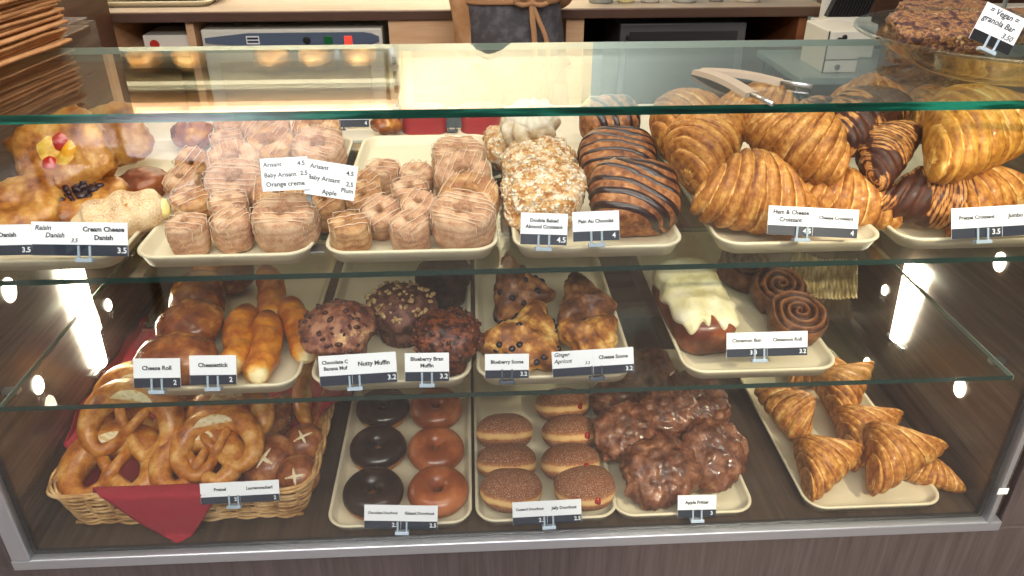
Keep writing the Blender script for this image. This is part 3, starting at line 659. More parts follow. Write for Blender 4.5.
# scones -------------------------------------------------------------
def scone(seed, mat, nb=0, s=.060):
    def lump(d, q):
        a = math.atan2(d.y, d.x); tri = .5/max(.36, math.cos(((a + PI/2) % (2*PI/3)) - PI/3)); h = math.hypot(d.x, d.y)
        return (min(1.14, tri*1.35) - 1)*h + .05*nz(q, 90, seed)
    f = blobfn(s, s, .029, 2.6, .15, 30, seed, .8, lump)
    out = [('crust', gmesh('scone_body', 36, 72, lambda u, v: f(dirv(max(.001, min(.999, u)), v)), False, True), mat)]
    if nb:
        for p, n_ in surfpts(f, nb, seed + 1, .0, -.001):
            m = BER[seed % 2].copy(); m.transform(Matrix.Translation(p)); out.append(('blueberry', m, BERRY))
    return out
BER = [blob('blueberry', 8, 12, rx=.0058, ry=.0052, rz=.0045, amp=.1, freq=80, seed=s) for s in (1, 2)]
for m in BER: m.materials.append(BERRY)
g = 'scones on the lower shelf'
place(scone(91, SCO, 18, .062), 'scone', 'scone', 527, 334, S3, .027, 'golden blueberry scone in front, its berries spilling down the right side', g, rz=38, rx=16, dz=.012)
place(scone(92, SCOD, 10, .050), 'scone', 'scone', 517, 306, S3, .027, 'darker blueberry scone standing behind the golden one', g, rz=-40, rx=55, dz=.014)
place(scone(93, SCOD, 0, .049), 'scone', 'scone', 583, 303, S3, .027, 'smooth brown ginger scone at the back right of its tray', g, rz=75, rx=30, dz=.012)
place(scone(94, SCO, 0, .046), 'scone', 'scone', 590, 345, S3, .027, 'pale golden cheese scone behind the ginger and cheese scone cards', g, rz=10, rx=20, dz=.002)

# iced bun and cinnamon rolls --------------------------------------------
fb = blobfn(.047, .088, .038, 4, .05, 24, 95, .9)
ic = lambda v: PI*(.43 + .03*math.sin(2*PI*v*5 + 1) + .035*math.sin(2*PI*v*13) - .17*max(0, math.cos(2*PI*(v - .75)))**2)
place([('bun', gmesh('bun_body', 40, 72, lambda u, v: fb(dirv(max(.001, min(.999, u)), v)), False, True), BUN), ('icing', cap('icing', fb, ic, .0055, 34, 130, -.0006, 3, .006, 34), FROST)],
      'iced_bun', 'bun', 693, 306, S3, .036, 'long brown bun under thick dripping white icing', None, rz=9, rx=12, dz=.006)
def cinroll(seed, r=.046, h=.04):
    def fn(i, j):
        a = 2*PI*i; t = j
        if t < .62: rr = r*.94*t/.62; sp = rr/(r*.27) - a/(2*PI); z = h/2 + .0035*math.cos(2*PI*sp) - .004*(rr/r)**2; tone = .5 + .4*math.cos(2*PI*sp)
        elif t < .86: k = (t - .62)/.24; rr = r*(.94 + .06*math.sin(k*PI)); z = h/2 - .004 - k*(h - .006); tone = .75 - .3*k
        else: k = (t - .86)/.14; rr = r*.94*(1 - k); z = -h/2; tone = .3
        p = Vector((rr*math.cos(a), rr*math.sin(a), z)); return p*(1 + .10*nz(p, 30, seed) + .04*nz(p, 80, seed)), tone
    return gmesh('cinnamon_roll', 60, 56, fn, True, False)
g = 'cinnamon rolls'
CI = [cinroll(1), cinroll(2)]
for k, (px, py, rx, dz, lab) in enumerate(((796, 317, 22, .004, 'dark cinnamon roll at the front right, behind the cinnamon roll card'), (773, 288, 22, .006, 'dark cinnamon roll behind the front one, beside the sheet of paper'), (748, 270, 18, .006, 'hindmost cinnamon roll, cut by the upper shelf edge'))):
    place([('c', CI[k % 2], CINN)], 'cinnamon_roll', 'cinnamon roll', px, py, S3, .02, lab, g, rz=k*70, rx=rx, dz=dz)
# crumpled paper sheet
def paper(i, j):
    u, v = i - .5, j - .5
    p = Vector((u*.115, v*.16, .008 + .012*abs(u)*2 + .0022*math.sin(u*120 + 9*v + 3*nz((u, v, 0), 4, 3)) + .004*nz((u, v, 0), 6, 8)))
    return p
pc = pm('wax_paper', [(.3, '#a08a5c'), (.55, '#c3ad7c'), (.8, '#ddcba0')], 20, .5, .3, 90, aniso=(8, 1, 1))
q = at(826, 276, S3 + .025); o = link('wax_paper_sheet', gmesh('wax_paper_sheet', 70, 40, paper), pc, None, (q.x + .004, q.y + .02, S3 + .002), (0, 0, -.42)); o.modifiers.new('solid', 'SOLIDIFY').thickness = .0006
tag(o, 'creased tan wax paper sheet lying beside the cinnamon rolls', 'paper')

# doughnuts -----------------------------------------------------------
def torus(name, R, r, zf, seed, a0=0, a1=2*PI, off=0, wavy=0, cl=True):
    def fn(i, j):
        a = 2*PI*i; w = wavy*(math.sin(5*a + seed) + .6*math.sin(11*a))
        b = (a0 - w*.5) + (a1 - a0 + w)*j; rr = r + off
        if wavy and (j < .06 or j > .94): rr = r - .0008
        p = Vector(((R + rr*math.sin(b))*math.cos(a), (R + rr*math.sin(b))*math.sin(a), rr*zf*math.cos(b)))
        return p*(1 + .025*nz(p, 22, seed))
    return gmesh(name, 64, 26, fn, True, cl)
g = 'glazed ring doughnuts'
CD = [('dough', torus('dough', .0285, .0215, .92, 3), DOUGH), ('chocolate_glaze', torus('chocolate_glaze', .0285, .0215, .92, 3, -1.75, 1.72, .0012, .12, False), CHOCG)]
MD = [('dough', torus('dough', .0285, .0215, .92, 5), DOUGH), ('maple_glaze', torus('maple_glaze', .0285, .0215, .92, 5, -1.75, 1.85, .0012, .12, False), MAPLE)]
for P, px, py, rz, lab in ((CD, 373, 494, 0, 'chocolate glazed doughnut at the front of the tray'), (CD, 378, 449, 80, 'chocolate glazed doughnut in the middle of the dark row'), (CD, 384, 409, 150, 'chocolate glazed doughnut at the back, below the lower shelf edge'),
                   (MD, 438, 494, 0, 'maple glazed doughnut at the front, behind its card'), (MD, 436, 450, 100, 'maple glazed doughnut in the middle of the tan row'), (MD, 436, 409, 40, 'maple glazed doughnut at the back, crossed by the lower shelf edge')):
    place(P, 'ring_doughnut', 'doughnut', px, py, S1, .020, lab, g, rz=rz, rx=8, dz=.002)
def filled(seed, jam):
    f = blobfn(.052, .044, .032, 2.3, .05, 18, seed, None)
    body = gmesh('filled_doughnut', 40, 64, lambda u, v: (lambda d: (f(d), min(1, max(0, abs(f(d).z + .001)/.0105 - .25))))(dirv(max(.001, min(.999, u)), v)), False, True)
    out = [('dough', body, FILLED)]
    j = blob('jam', 10, 14, rx=.006, ry=.004, rz=.006, amp=.3, freq=90, seed=seed); d = Vector((.22, -1, .05)).normalized(); j.transform(Matrix.Translation(f(d, 0)))
    out.append(('jam' if jam else 'custard_spot', j, JAM if jam else CUST)); return out if jam else out[:1]
g = 'sugared filled doughnuts'
FC = [filled(1, False), filled(2, False)]; FJ = [filled(3, True), filled(4, True)]
for k, (P, px, py, rx, dz, lab) in enumerate(((FC[0], 511, 496, 6, 0, 'custard doughnut at the front left, behind the custard card'), (FC[1], 508, 465, -10, 0, 'custard doughnut with a clear pale band, middle of the left row'), (FC[0], 505, 436, -10, 0, 'custard doughnut hindmost in the left row'),
                   (FJ[0], 582, 493, 8, 0, 'jelly doughnut at the front right with sugary top and jam at its side'), (FJ[1], 578, 461, -10, 0, 'jelly doughnut second from the front with a red jam dot'), (FJ[0], 572, 434, -10, 0, 'jelly doughnut third from the front, jam running down its band'), (FJ[1], 564, 409, -10, 0, 'jelly doughnut hindmost, just under the lower shelf edge'))):
    place(P, 'filled_doughnut', 'doughnut', px, py, S1, .032, lab, g, rz=k*7 - 14, rx=rx - 18, dz=dz)

# apple fritters --------------------------------------------------------
def fritter(seed, r=.066):
    lump = lambda d, q: .17*abs(nz(q, 42, seed)) + .07*nz(q, 100, seed + 5)
    return blob('apple_fritter', 56, 88, rx=r, ry=r*.88, rz=.034, p=2.2, amp=.15, freq=20, seed=seed, flat=.8, lump=lump)
FRI = [fritter(s) for s in (1, 2, 3, 4)]
g = 'apple fritters'
for k, (px, py, rz, rx, dz, s_, lab) in enumerate(((664, 468, 20, 30, .012, .98, 'apple fritter in front, alone at the edge of the heap'), (704, 452, 80, 34, .020, .95, 'apple fritter at the right of the heap, near the tray rim'), (631, 444, 10, 30, .018, .88, 'apple fritter at the left of the heap, above the doughnut rim'),
                   (668, 424, 200, 30, .045, .8, 'apple fritter riding on top in the centre of the heap'), (622, 405, 120, 25, .012, .92, 'darker apple fritter at the back left, below the shelf edge'), (696, 404, 300, 28, .028, .95, 'apple fritter at the back right, below the shelf edge'), (648, 376, 40, 20, .02, .9, 'hindmost apple fritter, seen through the lower shelf'))):
    place([('c', FRI[k % 4], FRIT)], 'apple_fritter', 'fritter', px, py, S1, .032, lab, g, rz=rz, rx=rx, dz=dz, sc_=s_)


# ------------------------------------------------------------------ pretzel basket
BX0, BX1, BY0, BY1, BH = -.738, -.345, .046, .50, .078
FL = .024                       # how far the rim flares out beyond the base
def rrect(x0, x1, y0, y1, r, n):
    pts = []
    for cx, cy, a0 in ((x1 - r, y1 - r, 0), (x0 + r, y1 - r, PI/2), (x0 + r, y0 + r, PI), (x1 - r, y0 + r, 1.5*PI)):
        for k in range(8): a = a0 + k/7*PI/2; pts.append(Vector((cx + r*math.cos(a), cy + r*math.sin(a), 0)))
    P = pts + [pts[0]]; L = [0]
    for i in range(len(P)-1): L.append(L[-1] + (P[i+1] - P[i]).length)
    out = []; i = 0
    for k in range(n):
        d = k/n*L[-1]
        while L[i+1] < d: i += 1
        t = (d - L[i])/(L[i+1] - L[i]); q = P[i].lerp(P[i+1], t); tg = (P[i+1] - P[i]).normalized(); out.append((q, Vector((tg.y, -tg.x, 0))))
    return out
basket = grp('wicker_basket', 'shallow flared wicker basket lined with a red napkin and full of pretzels', 'basket', (0, 0, S1))
b = MB(); rows = 17
for r in range(rows):
    z = .006 + (BH - .010)*r/(rows - 1); fl = FL*z/BH - FL*.35; pr_ = rrect(BX0 + .004 - fl + .0, BX1 + fl - .004, BY0 + .004 - fl*.4, BY1 + fl, .03, 200)
    P = [q + nn*(.0032*math.sin(k*PI/4 + r*PI)) + Vector((0, 0, z + .0012*math.sin(k*.37 + r*1.7))) for k, (q, nn) in enumerate(pr_)]
    b.tube(P, .0022 + .0003*math.sin(r*2.1), 6, True)
for k, (q, nn) in enumerate(rrect(BX0 + .004, BX1 - .004, BY0 + .004, BY1, .03, 50)):
    b.tube([q + nn*(-FL*.35) + Vector((0, 0, .002)), q + nn*(FL*.6) + Vector((0, 0, BH))], .0028, 5)
b.build('woven_side', WICK, basket, True)
b = MB()
for ph in (0, PI):
    P = [q + nn*(FL*.62 + .003*math.cos(k*.55 + ph)) + Vector((0, 0, BH + .002 + .003*math.sin(k*.55 + ph))) for k, (q, nn) in enumerate(rrect(BX0, BX1, BY0, BY1, .03, 200))]
    b.tube(P, .0027, 6, True)
b.build('braided_rim', WICK, basket, True)
b = MB()
for k in range(30):
    y = BY0 + .012 + (BY1 - BY0 - .024)*k/29; b.tube([(BX0 + .012, y, .004 + .001*(k % 2)), (BX1 - .012, y, .004 + .001*(k % 2))], .0034, 5)
b.build('woven_base', WICK, basket, True)
# red napkin: corners hang over front, left, right
def drape(i, j):
    a, c = (i - .5), (j - .5)
    x = (a - c)*(.40 if a < c else .30) - .548; y = (a + c)*.46 + .362
    x0, x1, y0, y1 = BX0 - .023, BX1 + .023, BY0 - .0245, BY1 + .023
    rim = BH + .012
    e = min(x - x0, x1 - x, y - y0, y1 - y); wob = .004*nz((x, y, 0), 22, 5)
    if e >= 0:
        z = rim if e < .026 else rim + (.012 - rim)*min(1, (e - .026)/.028); return Vector((x, y, z + (wob*.6 if e > .05 else 0)))
    d = -e; out = .007 + .004*math.sin(x*70 + y*40)
    z = rim - d; fl = 0
    if z < .003: fl = .003 - z; z = .003 + .001*math.sin(fl*200)
    if e == y - y0: return Vector((x, y0 - .001 - .0015*math.sin(x*70) - fl*.5, z))
    if e == x - x0: return Vector((max(-.7645, x0 - .0015), y, rim + min(d, .05)*.45 + .004*math.sin(y*60)))
    if e == x1 - x: return Vector((x1 + out*.5 + .004 + fl, y, z))
    return Vector((max(x, -.7645), min(.64, y1 + out + fl*.6), max(z, .003)))
nap = link('red_napkin', gmesh('red_napkin', 110, 110, drape), RED, None, (0, 0, S1)); nap.modifiers.new('solid', 'SOLIDIFY').thickness = .0012
tag(nap, 'red cloth napkin lining the pretzel basket, one corner hanging over its front', 'napkin')
# pretzels
def pretzel(seed, sc_=.076, fat=1.0):
    C2 = [(.40, .60, .10), (.20, .22, .14), (-.03, -.10, .13), (-.22, -.36, -.02), (-.60, -.62, 0), (-.98, -.36, 0), (-1.06, .18, 0), (-.74, .74, 0), (0, .98, 0), (.74, .74, 0), (1.06, .18, 0), (.98, -.36, 0), (.60, -.62, 0), (.22, -.36, .02), (.03, -.10, .0), (-.20, .22, .12), (-.40, .60, .10)]
    P = [p*sc_ for p in catmull([(x, y, z*1.3) for x, y, z in C2], 110)]
    R = [sc_*fat*(.115 + .085*math.exp(-((k/109 - .5)/.30)**4) + .15*math.exp(-((k/109 - .5)/.16)**2)) * (min(1, .35 + min(k, 109 - k)/5)) for k in range(110)]
    V, Fc = tubeV(P, R, 16); V = [v + v.normalized()*.0016*nz(v, 45, seed) for v in V]
    crust = mesh('pretzel_crust', V, Fc)
    W2 = [] ; n0, n1 = 49, 60; Fs = []
    for k in range(n0, n1 + 1):
        t = (k - n0)/(n1 - n0); wd = .40*math.sin(PI*t)**.8*(1 + .25*nz((t*5, seed, 0), 1, seed)) + .02
        tg = (P[k+1] - P[k-1]).normalized(); a = Vector((0, 0, 1)).cross(tg).normalized(); bb = tg.cross(a)
        for e in range(7):
            w = PI/2 + (-.35) * (1 if a.y < 0 else -1) + wd*(e/3 - 1)
            rr = R[k]*(1.0 + (.035 if 0 < e < 6 else -.02)) + .0004*math.sin(e*3 + k)
            W2.append(P[k] + a*(rr*math.cos(w)) + bb*(rr*math.sin(w)))
    for k in range(n1 - n0):
        for e in range(6): Fs.append((k*7+e, k*7+e+1, (k+1)*7+e+1, (k+1)*7+e))
    return [('crust', crust, PRZ), ('pale_split', mesh('pale_split', W2, Fs), CRUMB)]
PZ = [pretzel(1, .076, 1.12), pretzel(2, .072, 1.4), pretzel(3, .07, 1.0)]
g = 'soft pretzels in the basket'; SB = S1 + .009
for m, px, py, rz, rx, dz, s_, lab in (
    (1, 98, 478, 4, 24, .034, .86, 'pretzel at the front left of the basket with a broad pale split'),
    (0, 136, 441, -10, 46, .056, .84, 'large pretzel propped up facing out, its knot showing, behind the front left one'),
    (1, 146, 410, -6, 48, .060, .78, 'pretzel leaning behind the large propped one, topped with a pale split'),
    (2, 160, 391, 5, 50, .066, .80, 'pretzel at the back of the basket, under the cheese roll card'),
    (1, 196, 479, 8, 24, .034, .76, 'pretzel lying at the front middle, left of the pretzel card'),
    (0, 216, 455, 10, 34, .046, .74, 'pretzel behind the front middle one with a cream coloured split'),
    (1, 228, 434, 10, 38, .052, .72, 'salted pretzel in the middle of the basket, behind the cream split one'),
    (2, 203, 405, 66, 60, .050, .76, 'pretzel standing on edge with open loops, before the red cloth')):
    place(PZ[m], 'pretzel', 'pretzel', px, py, SB, .03, lab, g, rz, rx, 0, dz, s_)
def prebun(seed, rx, ry, rz):
    f = blobfn(rx, ry, rz, 2.1, .05, 20, seed, .85); out = [('crust', blob('bun_crust', 30, 48, rx=rx, ry=ry, rz=rz, p=2.1, amp=.05, freq=20, seed=seed, flat=.85), PRZD)]
    V = []; Fs = []; n = 14
    for arm in range(2):
        b0 = len(V)
        for k in range(n + 1):
            t = -1 + 2*k/n; w = .075*(1 - t*t)**.5*(1 + .3*nz((t*3, arm, 0), 2, seed)) + .005
            for e in range(4):
                u = -1 + 2*e/3; a, c = (t*.5, u*w) if arm == 0 else (u*w, t*.42)
                d = Vector((a, c - .12, 1)).normalized(); V.append(f(d, .0016 if 0 < e < 3 else -.0004))
        Fs += [(b0+k*4+e, b0+(k+1)*4+e, b0+(k+1)*4+e+1, b0+k*4+e+1) for k in range(n) for e in range(3)]
    return out + [('pale_cross_cut', mesh('cross_cut', V, Fs), CRUMB)]
BU = [prebun(1, .044, .052, .038), prebun(2, .038, .038, .036)]
g = 'pretzel buns in the basket'
for m, px, py, rz, rx, dz, s_, lab in ((0, 266, 459, -32, 30, .014, .95, 'oval pretzel bun with a cross cut, left of the round front bun'), (1, 298, 471, 10, 42, .012, .95, 'round pretzel bun in front at the right basket wall, split by a cross'),
                            (1, 303, 442, 30, 20, .018, .98, 'pretzel bun behind the round front one, against the right basket wall')):
    place(BU[m], 'pretzel_bun', 'bread roll', px, py, SB, .036, lab, g, rz, rx, 0, dz, s_)
f = blobfn(.028, .055, .026, 2.4, .05, 25, 9, .9)
pb = [('crust', blob('roll_crust', 26, 40, rx=.028, ry=.055, rz=.026, p=2.4, amp=.05, freq=25, seed=9, flat=.9), PRZD), ('seeds', scatter('seeds', surfpts(f, 220, 3, -.9, .0), .0024, 4, .8, 5), pm('seeds', [(.3, '#5a4028'), (.6, '#9a7a52'), (.8, '#c4a878')], 60), 'stuff')]
place(pb, 'seeded_roll', 'bread roll', 279, 417, SB, .026, 'seed crusted roll pointing outward, in front of the red cloth', None, -18, 10, 0, .028)
def long_roll(name, seed, L, r):
    def fn(i, j):
        u = -1 + 2*i; v = 2*PI*j; p = Vector((u*L, math.cos(v)*r, math.sin(v)*r)); rr = r*(1 - abs(u)**5)**.5*(1 + .10*nz(p, 30, seed)) + .0003
        return Vector((.012*u*u + rr*math.cos(v), u*L, rr*math.sin(v)))
    return gmesh(name, 40, 24, fn, False, True)
LR = long_roll('pretzel_stick', 4, .085, .017)
g = 'pretzel sticks in the basket'
place([('c', LR, PRZ)], 'pretzel_stick', 'bread roll', 304, 400, SB, .02, 'pretzel stick lying lengthwise, its top just under the lower glass shelf', g, 5, 18, 0, .036)
place([('c', LR, PRZ)], 'pretzel_stick', 'bread roll', 322, 412, SB, .02, 'slim pretzel stick along the right basket wall, by the red cloth corner', g, -8, 14, 0, .030, .9)

# ------------------------------------------------------------------ price cards
def text(parent, s, x, y, size, mat, z, align='CENTER', shear=0.0, wt=.00012, rot=0, name='lettering'):
    cu = bpy.data.curves.new(name, 'FONT'); cu.body = s; cu.size = size; cu.align_x = align; cu.align_y = 'CENTER'; cu.shear = shear; cu.offset = wt; cu.extrude = .00008; cu.resolution_u = 2
    cu.materials.append(mat); t_ = bpy.data.objects.new('temporary', cu); COL.objects.link(t_); dg = bpy.context.evaluated_depsgraph_get(); me = bpy.data.meshes.new_from_object(t_.evaluated_get(dg)); bpy.data.objects.remove(t_)
    o = bpy.data.objects.new(name, me); COL.objects.link(o); o.parent = parent; o.location = (x, y, z); o.rotation_euler = (0, 0, rot); return o
def price_card(px, py, S, wpx, hpx, cards, label, group='white price cards with a dark strip', roll=0, yaw=0, tilt=66, strip=.33, clip=True, zc=None, Yc=None, stripm=None, clipm=None):
    dep = lambda p: (p - CAM).dot(_R @ Vector((0, 0, -1)))
    if not zc and Yc is None: Yc = {round(S1, 3): .0035, round(S2, 3): .0165, round(S3, 3): .0065}.get(round(S, 3), .022)
    z = zc if zc else S + .028; p = atY(px, py, Yc) if Yc is not None else at(px, py, z); k = dep(p)/F; w, h = wpx*k, hpx*k/.98
    root = grp('price_card_holder', label, 'price card', p, (0, 0, 0), group)
    root.rotation_euler = (Matrix.Rotation(math.radians(yaw), 3, 'Z') @ Matrix.Rotation(math.radians(tilt), 3, 'X') @ Matrix.Rotation(math.radians(roll), 3, 'Z')).to_euler()
    x = -w/2; tot = sum(c.get('w', 1) for c in cards)
    for i, c in enumerate(cards):
        cw = w*c.get('w', 1)/tot; dz = .0007*i; dy = c.get('dy', 0)*h
        card = MB().box(x, x + cw, -h/2 + dy, h/2 + dy, dz - .0004, dz + .0001).build('card', CARD, root)
        if strip: MB().box(x + .0003, x + cw - .0003, -h/2 + dy, -h/2 + strip*h + dy, dz + .0001, dz + .0005).build('price_strip', stripm or STRIP, root)
        L = c.get('lines', []); wh = h*(1 - strip); cy = h/2 - wh/2 + dy; n = len(L)
        nm = max([len(q) for q in L] or [1]); size = min(.31*wh if n > 1 else .30*wh, (c.get('fit', .92))*cw/(.54*nm))
        for q, s in enumerate(L):
            text(card, s, x + cw*c.get('cx', .5), cy + (n - 1)*.5*size*1.25 - q*size*1.25, size, INK, dz + .0003, 'CENTER', .3 if c.get('hand') else 0, size*.035, .06 if c.get('hand') else 0)
        for s, fx, fy, fs, al in c.get('free', []): text(card, s, x + fx*cw, -h/2 + fy*h + dy, fs*h, INK, dz + .0003, al, .25 if c.get('hand') else 0, fs*h*.02)
        if c.get('price'):
            text(card, c['price'], x + cw*c.get('pcx', .88), -h/2 + strip*h*.5 + dy, strip*h*.72, STRIPW if not c.get('ink') else INK, dz + .0008, 'CENTER', 0, .0002, 0, 'figures')
        x += cw
    if clip:
        q = MB(); cx = w*(clip if isinstance(clip, float) else 0)
        for s in (-1, 1): q.box(cx + s*.007 - .0015, cx + s*.007 + .0015, -h/2 - .004, -h/2 + .013, .0012, .0036)
        q.box(cx - .011, cx + .011, -h/2 - .008, -h/2 - .003, -.006, .006)
        bev(q.build('clip', clipm or CLIP, root), .0006, 1)
    return root
price_card(8, 240, S2, 46, 30, [dict(lines=['Danish'], price='3.5', cx=.5)], 'price card reading Danish at the left end of the upper shelf, partly cut off', clip=False)
price_card(80, 239, S2, 94, 33, [dict(free=[('Raisin', .07, .82, .20, 'LEFT'), ('Danish', .28, .60, .20, 'LEFT'), ('3.5', .88, .45, .16, 'CENTER')], hand=1), dict(lines=['Cream Cheese', 'Danish'], price='3.5')], 'double price card, handwritten Raisin Danish beside printed Cream Cheese Danish', roll=-2, clip=.05)
price_card(544, 229, S2, 47, 31, [dict(lines=['Double Baked', 'Almond Croissant'], price='4.5')], 'price card reading Double Baked Almond Croissant', roll=-3)
price_card(596, 226, S2, 47, 29, [dict(lines=['Pain Au Chocolat'], price='4')], 'price card reading Pain Au Chocolat', roll=1)
price_card(813, 222, S2, 92, 28, [dict(lines=['Ham & Cheese', 'Croissant'], price='4.5'), dict(lines=['Cheese Croissant'], price='4')], 'double price card for Ham & Cheese Croissant and Cheese Croissant', roll=-4, clip=-.12)
price_card(1002, 221, S2, 104, 30, [dict(lines=['Pretzel Croissant'], price='3.5'), dict(lines=['Jumbo Croissant'], price='4')], 'double price card for Pretzel Croissant and Jumbo Croissant at the right end', roll=2, clip=-.2)
price_card(157, 373, S3, 46, 29, [dict(lines=['Cheese Roll'], price='2')], 'price card reading Cheese Roll', roll=-1)
price_card(213, 370, S3, 46, 29, [dict(lines=['Cheesestick'], price='2')], 'price card reading Cheesestick', roll=-1)
price_card(358, 369, S3, 77, 30, [dict(lines=['Chocolate C', 'Banana Muf'], w=.42), dict(lines=['Nutty Muffin'], price='3.2', w=.58)], 'two overlapped price cards, Banana Muffin half covered by Nutty Muffin', roll=2, clip=-.05)
price_card(427, 367, S3, 44, 28, [dict(lines=['Blueberry Bran', 'Muffin'], price='3.2')], 'price card reading Blueberry Bran Muffin', roll=-1)
price_card(507, 366, S3, 44, 24, [dict(lines=['Blueberry Scone'], price='3.2')], 'price card reading Blueberry Scone', roll=-1, clipm=CLIPD)
price_card(593, 362, S3, 82, 25, [dict(free=[('Ginger', .05, .86, .22, 'LEFT'), ('Apricot', .05, .60, .22, 'LEFT'), ('3.2', .86, .48, .16, 'CENTER')], hand=1), dict(lines=['Cheese Scone'], price='3.2')], 'double price card with handwritten Ginger Apricot beside Cheese Scone', roll=2, clip=.04, clipm=CLIPD)
price_card(767, 344, S3, 82, 24, [dict(lines=['Cinnamon Bun'], price='3.8', pcx=.66), dict(lines=['Cinnamon Roll'], price='3.2')], 'double price card for Cinnamon Bun and Cinnamon Roll', roll=0, clip=-.1)
price_card(240, 492, S1 + .02, 78, 21, [dict(lines=['Pretzel'], price='2', pcx=.88), dict(lines=['Laugenweckerl'], price='2')], 'double price card on the basket front reading Pretzel', roll=1, clip=-.08)
price_card(401, 517, S1, 73, 24, [dict(lines=['Chocolate Doughnut'], price='2.5', pcx=.85), dict(lines=['Glazed Doughnut'], price='2.5')], 'double price card for Chocolate Doughnut and Glazed Doughnut', roll=-3, clip=0.0 + .02)
price_card(547, 512, S1, 69, 23, [dict(lines=['Custard Doughnut'], price='2.5', pcx=.85), dict(lines=['Jelly Doughnut'], price='2.5')], 'double price card for Custard Doughnut and Jelly Doughnut', roll=1, clip=.02)
price_card(697, 506, S1, 39, 22, [dict(lines=['Apple Fritter'], price='3')], 'single price card reading Apple Fritter', roll=-1)
# sign on a pole between the ring trays
base = at(319, 249, S2 + .001); YS = base.y - .004
g0 = 'cards on the thin pole between the ring trays'
A1 = price_card(285, 174, S2, 47, 32, [dict(free=[('Arisant', .06, .80, .19, 'LEFT'), ('4.5', .86, .80, .19, 'CENTER'), ('Baby Arisant', .06, .48, .19, 'LEFT'), ('2.5', .90, .50, .19, 'CENTER'), ('Orange creme', .08, .20, .20, 'LEFT')])], 'left card of the pole sign reading Arisant and Baby Arisant, Orange creme', g0, roll=2, strip=0, clip=False, Yc=YS, tilt=70)
A2 = price_card(331, 180, S2, 50, 34, [dict(free=[('Arisant', .06, .82, .18, 'LEFT'), ('4.5', .86, .76, .18, 'CENTER'), ('Baby Arisant', .04, .50, .18, 'LEFT'), ('2.5', .88, .45, .18, 'CENTER'), ('Plum', .72, .26, .18, 'LEFT'), ('Apple', .35, .13, .18, 'LEFT')])], 'right card of the pole sign reading Arisant and Baby Arisant, Apple Plum', g0, roll=-10, strip=0, clip=False, Yc=YS - .001, tilt=70)
t = atY(308, 186, YS + .006)
pole = grp('sign_pole', 'thin steel pole that holds up the two Arisant cards', 'sign pole', (0, 0, 0))
MB().tube([(base.x, base.y, S2 + .002), (t.x, t.y, t.z)], .0011, 8).build('rod', STEEL, pole, True)
bev(MB().box(base.x - .016, base.x + .010, base.y - .012, base.y + .014, S2 + .0003, S2 + .003).build('foot', STEEL, pole), .0008)
bev(MB().box(t.x - .003, t.x + .003, t.y - .0035, t.y + .003, t.z - .02, t.z + .004).build('clip', CLIP, pole), .0005)
# rear ledge: red tins, card in dark frame, small cards
LZ = Z0 + .478
for px, w_, lab in ((425, .075, 'red tin on the rear ledge, left of the small framed card'), (482, .07, 'red tin on the rear ledge, behind the almond croissants')):
    p = at(px, 132, LZ); o = grp('red_tin', lab, 'tin', (p.x, DEP - .045, LZ), (0, 0, 0), 'red tins on the rear ledge')
    V, Fc, T = grid(6, 40, lambda u, v: ((w_/2 + (.0015 if u > .85 else 0))*math.cos(2*PI*v)*1.2, .032*math.sin(2*PI*v), .045*u), False, True)
    link('tin_body', mesh('tin_body', V, Fc), simple('red_tin_paint', '#a83a3c', .35) if 'red_tin_paint' not in bpy.data.materials else bpy.data.materials['red_tin_paint'], o)
    V, Fc, T = grid(6, 40, lambda u, v: ((w_/2 + .002)*math.cos(2*PI*v)*1.2*min(1, 1.2 - u*1.2), .034*math.sin(2*PI*v)*min(1, 1.2 - u*1.2), .045 + .006*min(1, u*4)), False, True)
    link('tin_lid', mesh('tin_lid', V, Fc), bpy.data.materials['red_tin_paint'], o)
price_card(452, 121, S2, 34, 13, [dict()], 'small dark card in a clear frame between the red tins', strip=.85, zc=LZ + .022, stripm=simple('dark_card', '#3a4444', .4), clipm=CLIPD, tilt=72)
price_card(340, 120, S2, 58, 14, [dict(price='4.5'), dict(price='4')], 'white price card at the back behind the ring trays, its dark strip showing', strip=.5, zc=LZ + .018, clipm=CLIPD, tilt=72)
place([('c', blob('caramel_bun', rx=.03, ry=.028, rz=.02, amp=.2, freq=40, seed=8), GLOSSY)], 'caramel_bun', 'pastry', 387, 124, LEDGE, .02, 'small caramel bun on the rear ledge beside the white price card', None)

# ------------------------------------------------------------------ on the glass top
def lathe(prof, n=64):
    V, Fc, T = grid(len(prof) - 1, n, lambda u, v: (lambda q: (q[0]*math.cos(2*PI*v), q[0]*math.sin(2*PI*v), q[1]))(prof[int(round(u*(len(prof) - 1)))]), False, True); return V, Fc
c = at(1002, 34, TOP + .05)
prof = [tuple(q)[:2] for q in catmull([(.001, .004), (.075, .004), (.105, .012), (.145, .034), (.178, .050), (.185, .053), (.184, .057), (.176, .055), (.143, .040), (.103, .018), (.074, .010), (.001, .010)], 50)]
prof = [(max(.0005, a), z - .004) for a, z in prof]
V, Fc = lathe(prof, 72)
bowl = tag(link('glass_bowl', mesh('glass_bowl', V, Fc), BOWLG, None, (c.x, c.y, TOP + .0005)), 'wide shallow clear glass bowl holding granola bars, on the glass top', 'bowl')
def bar(seed, rx, ry, rz): return blob('granola_bar', 50, 80, rx=rx, ry=ry, rz=rz, p=9, amp=.05, freq=45, seed=seed, lump=lambda d, q: .05*nz(q, 120, seed) + .03*nz(q, 260, seed))
p = at(942, 36, TOP + .03)
tag(link('granola_bar', bar(1, .070, .040, .017), GRAN, None, (p.x + .004, p.y + .012, TOP + .033), (.28, 0, -.08)), 'large seedy granola bar at the front left of the glass bowl', 'granola bar', 'granola bars in the bowl')
p = at(1003, 28, TOP + .03)
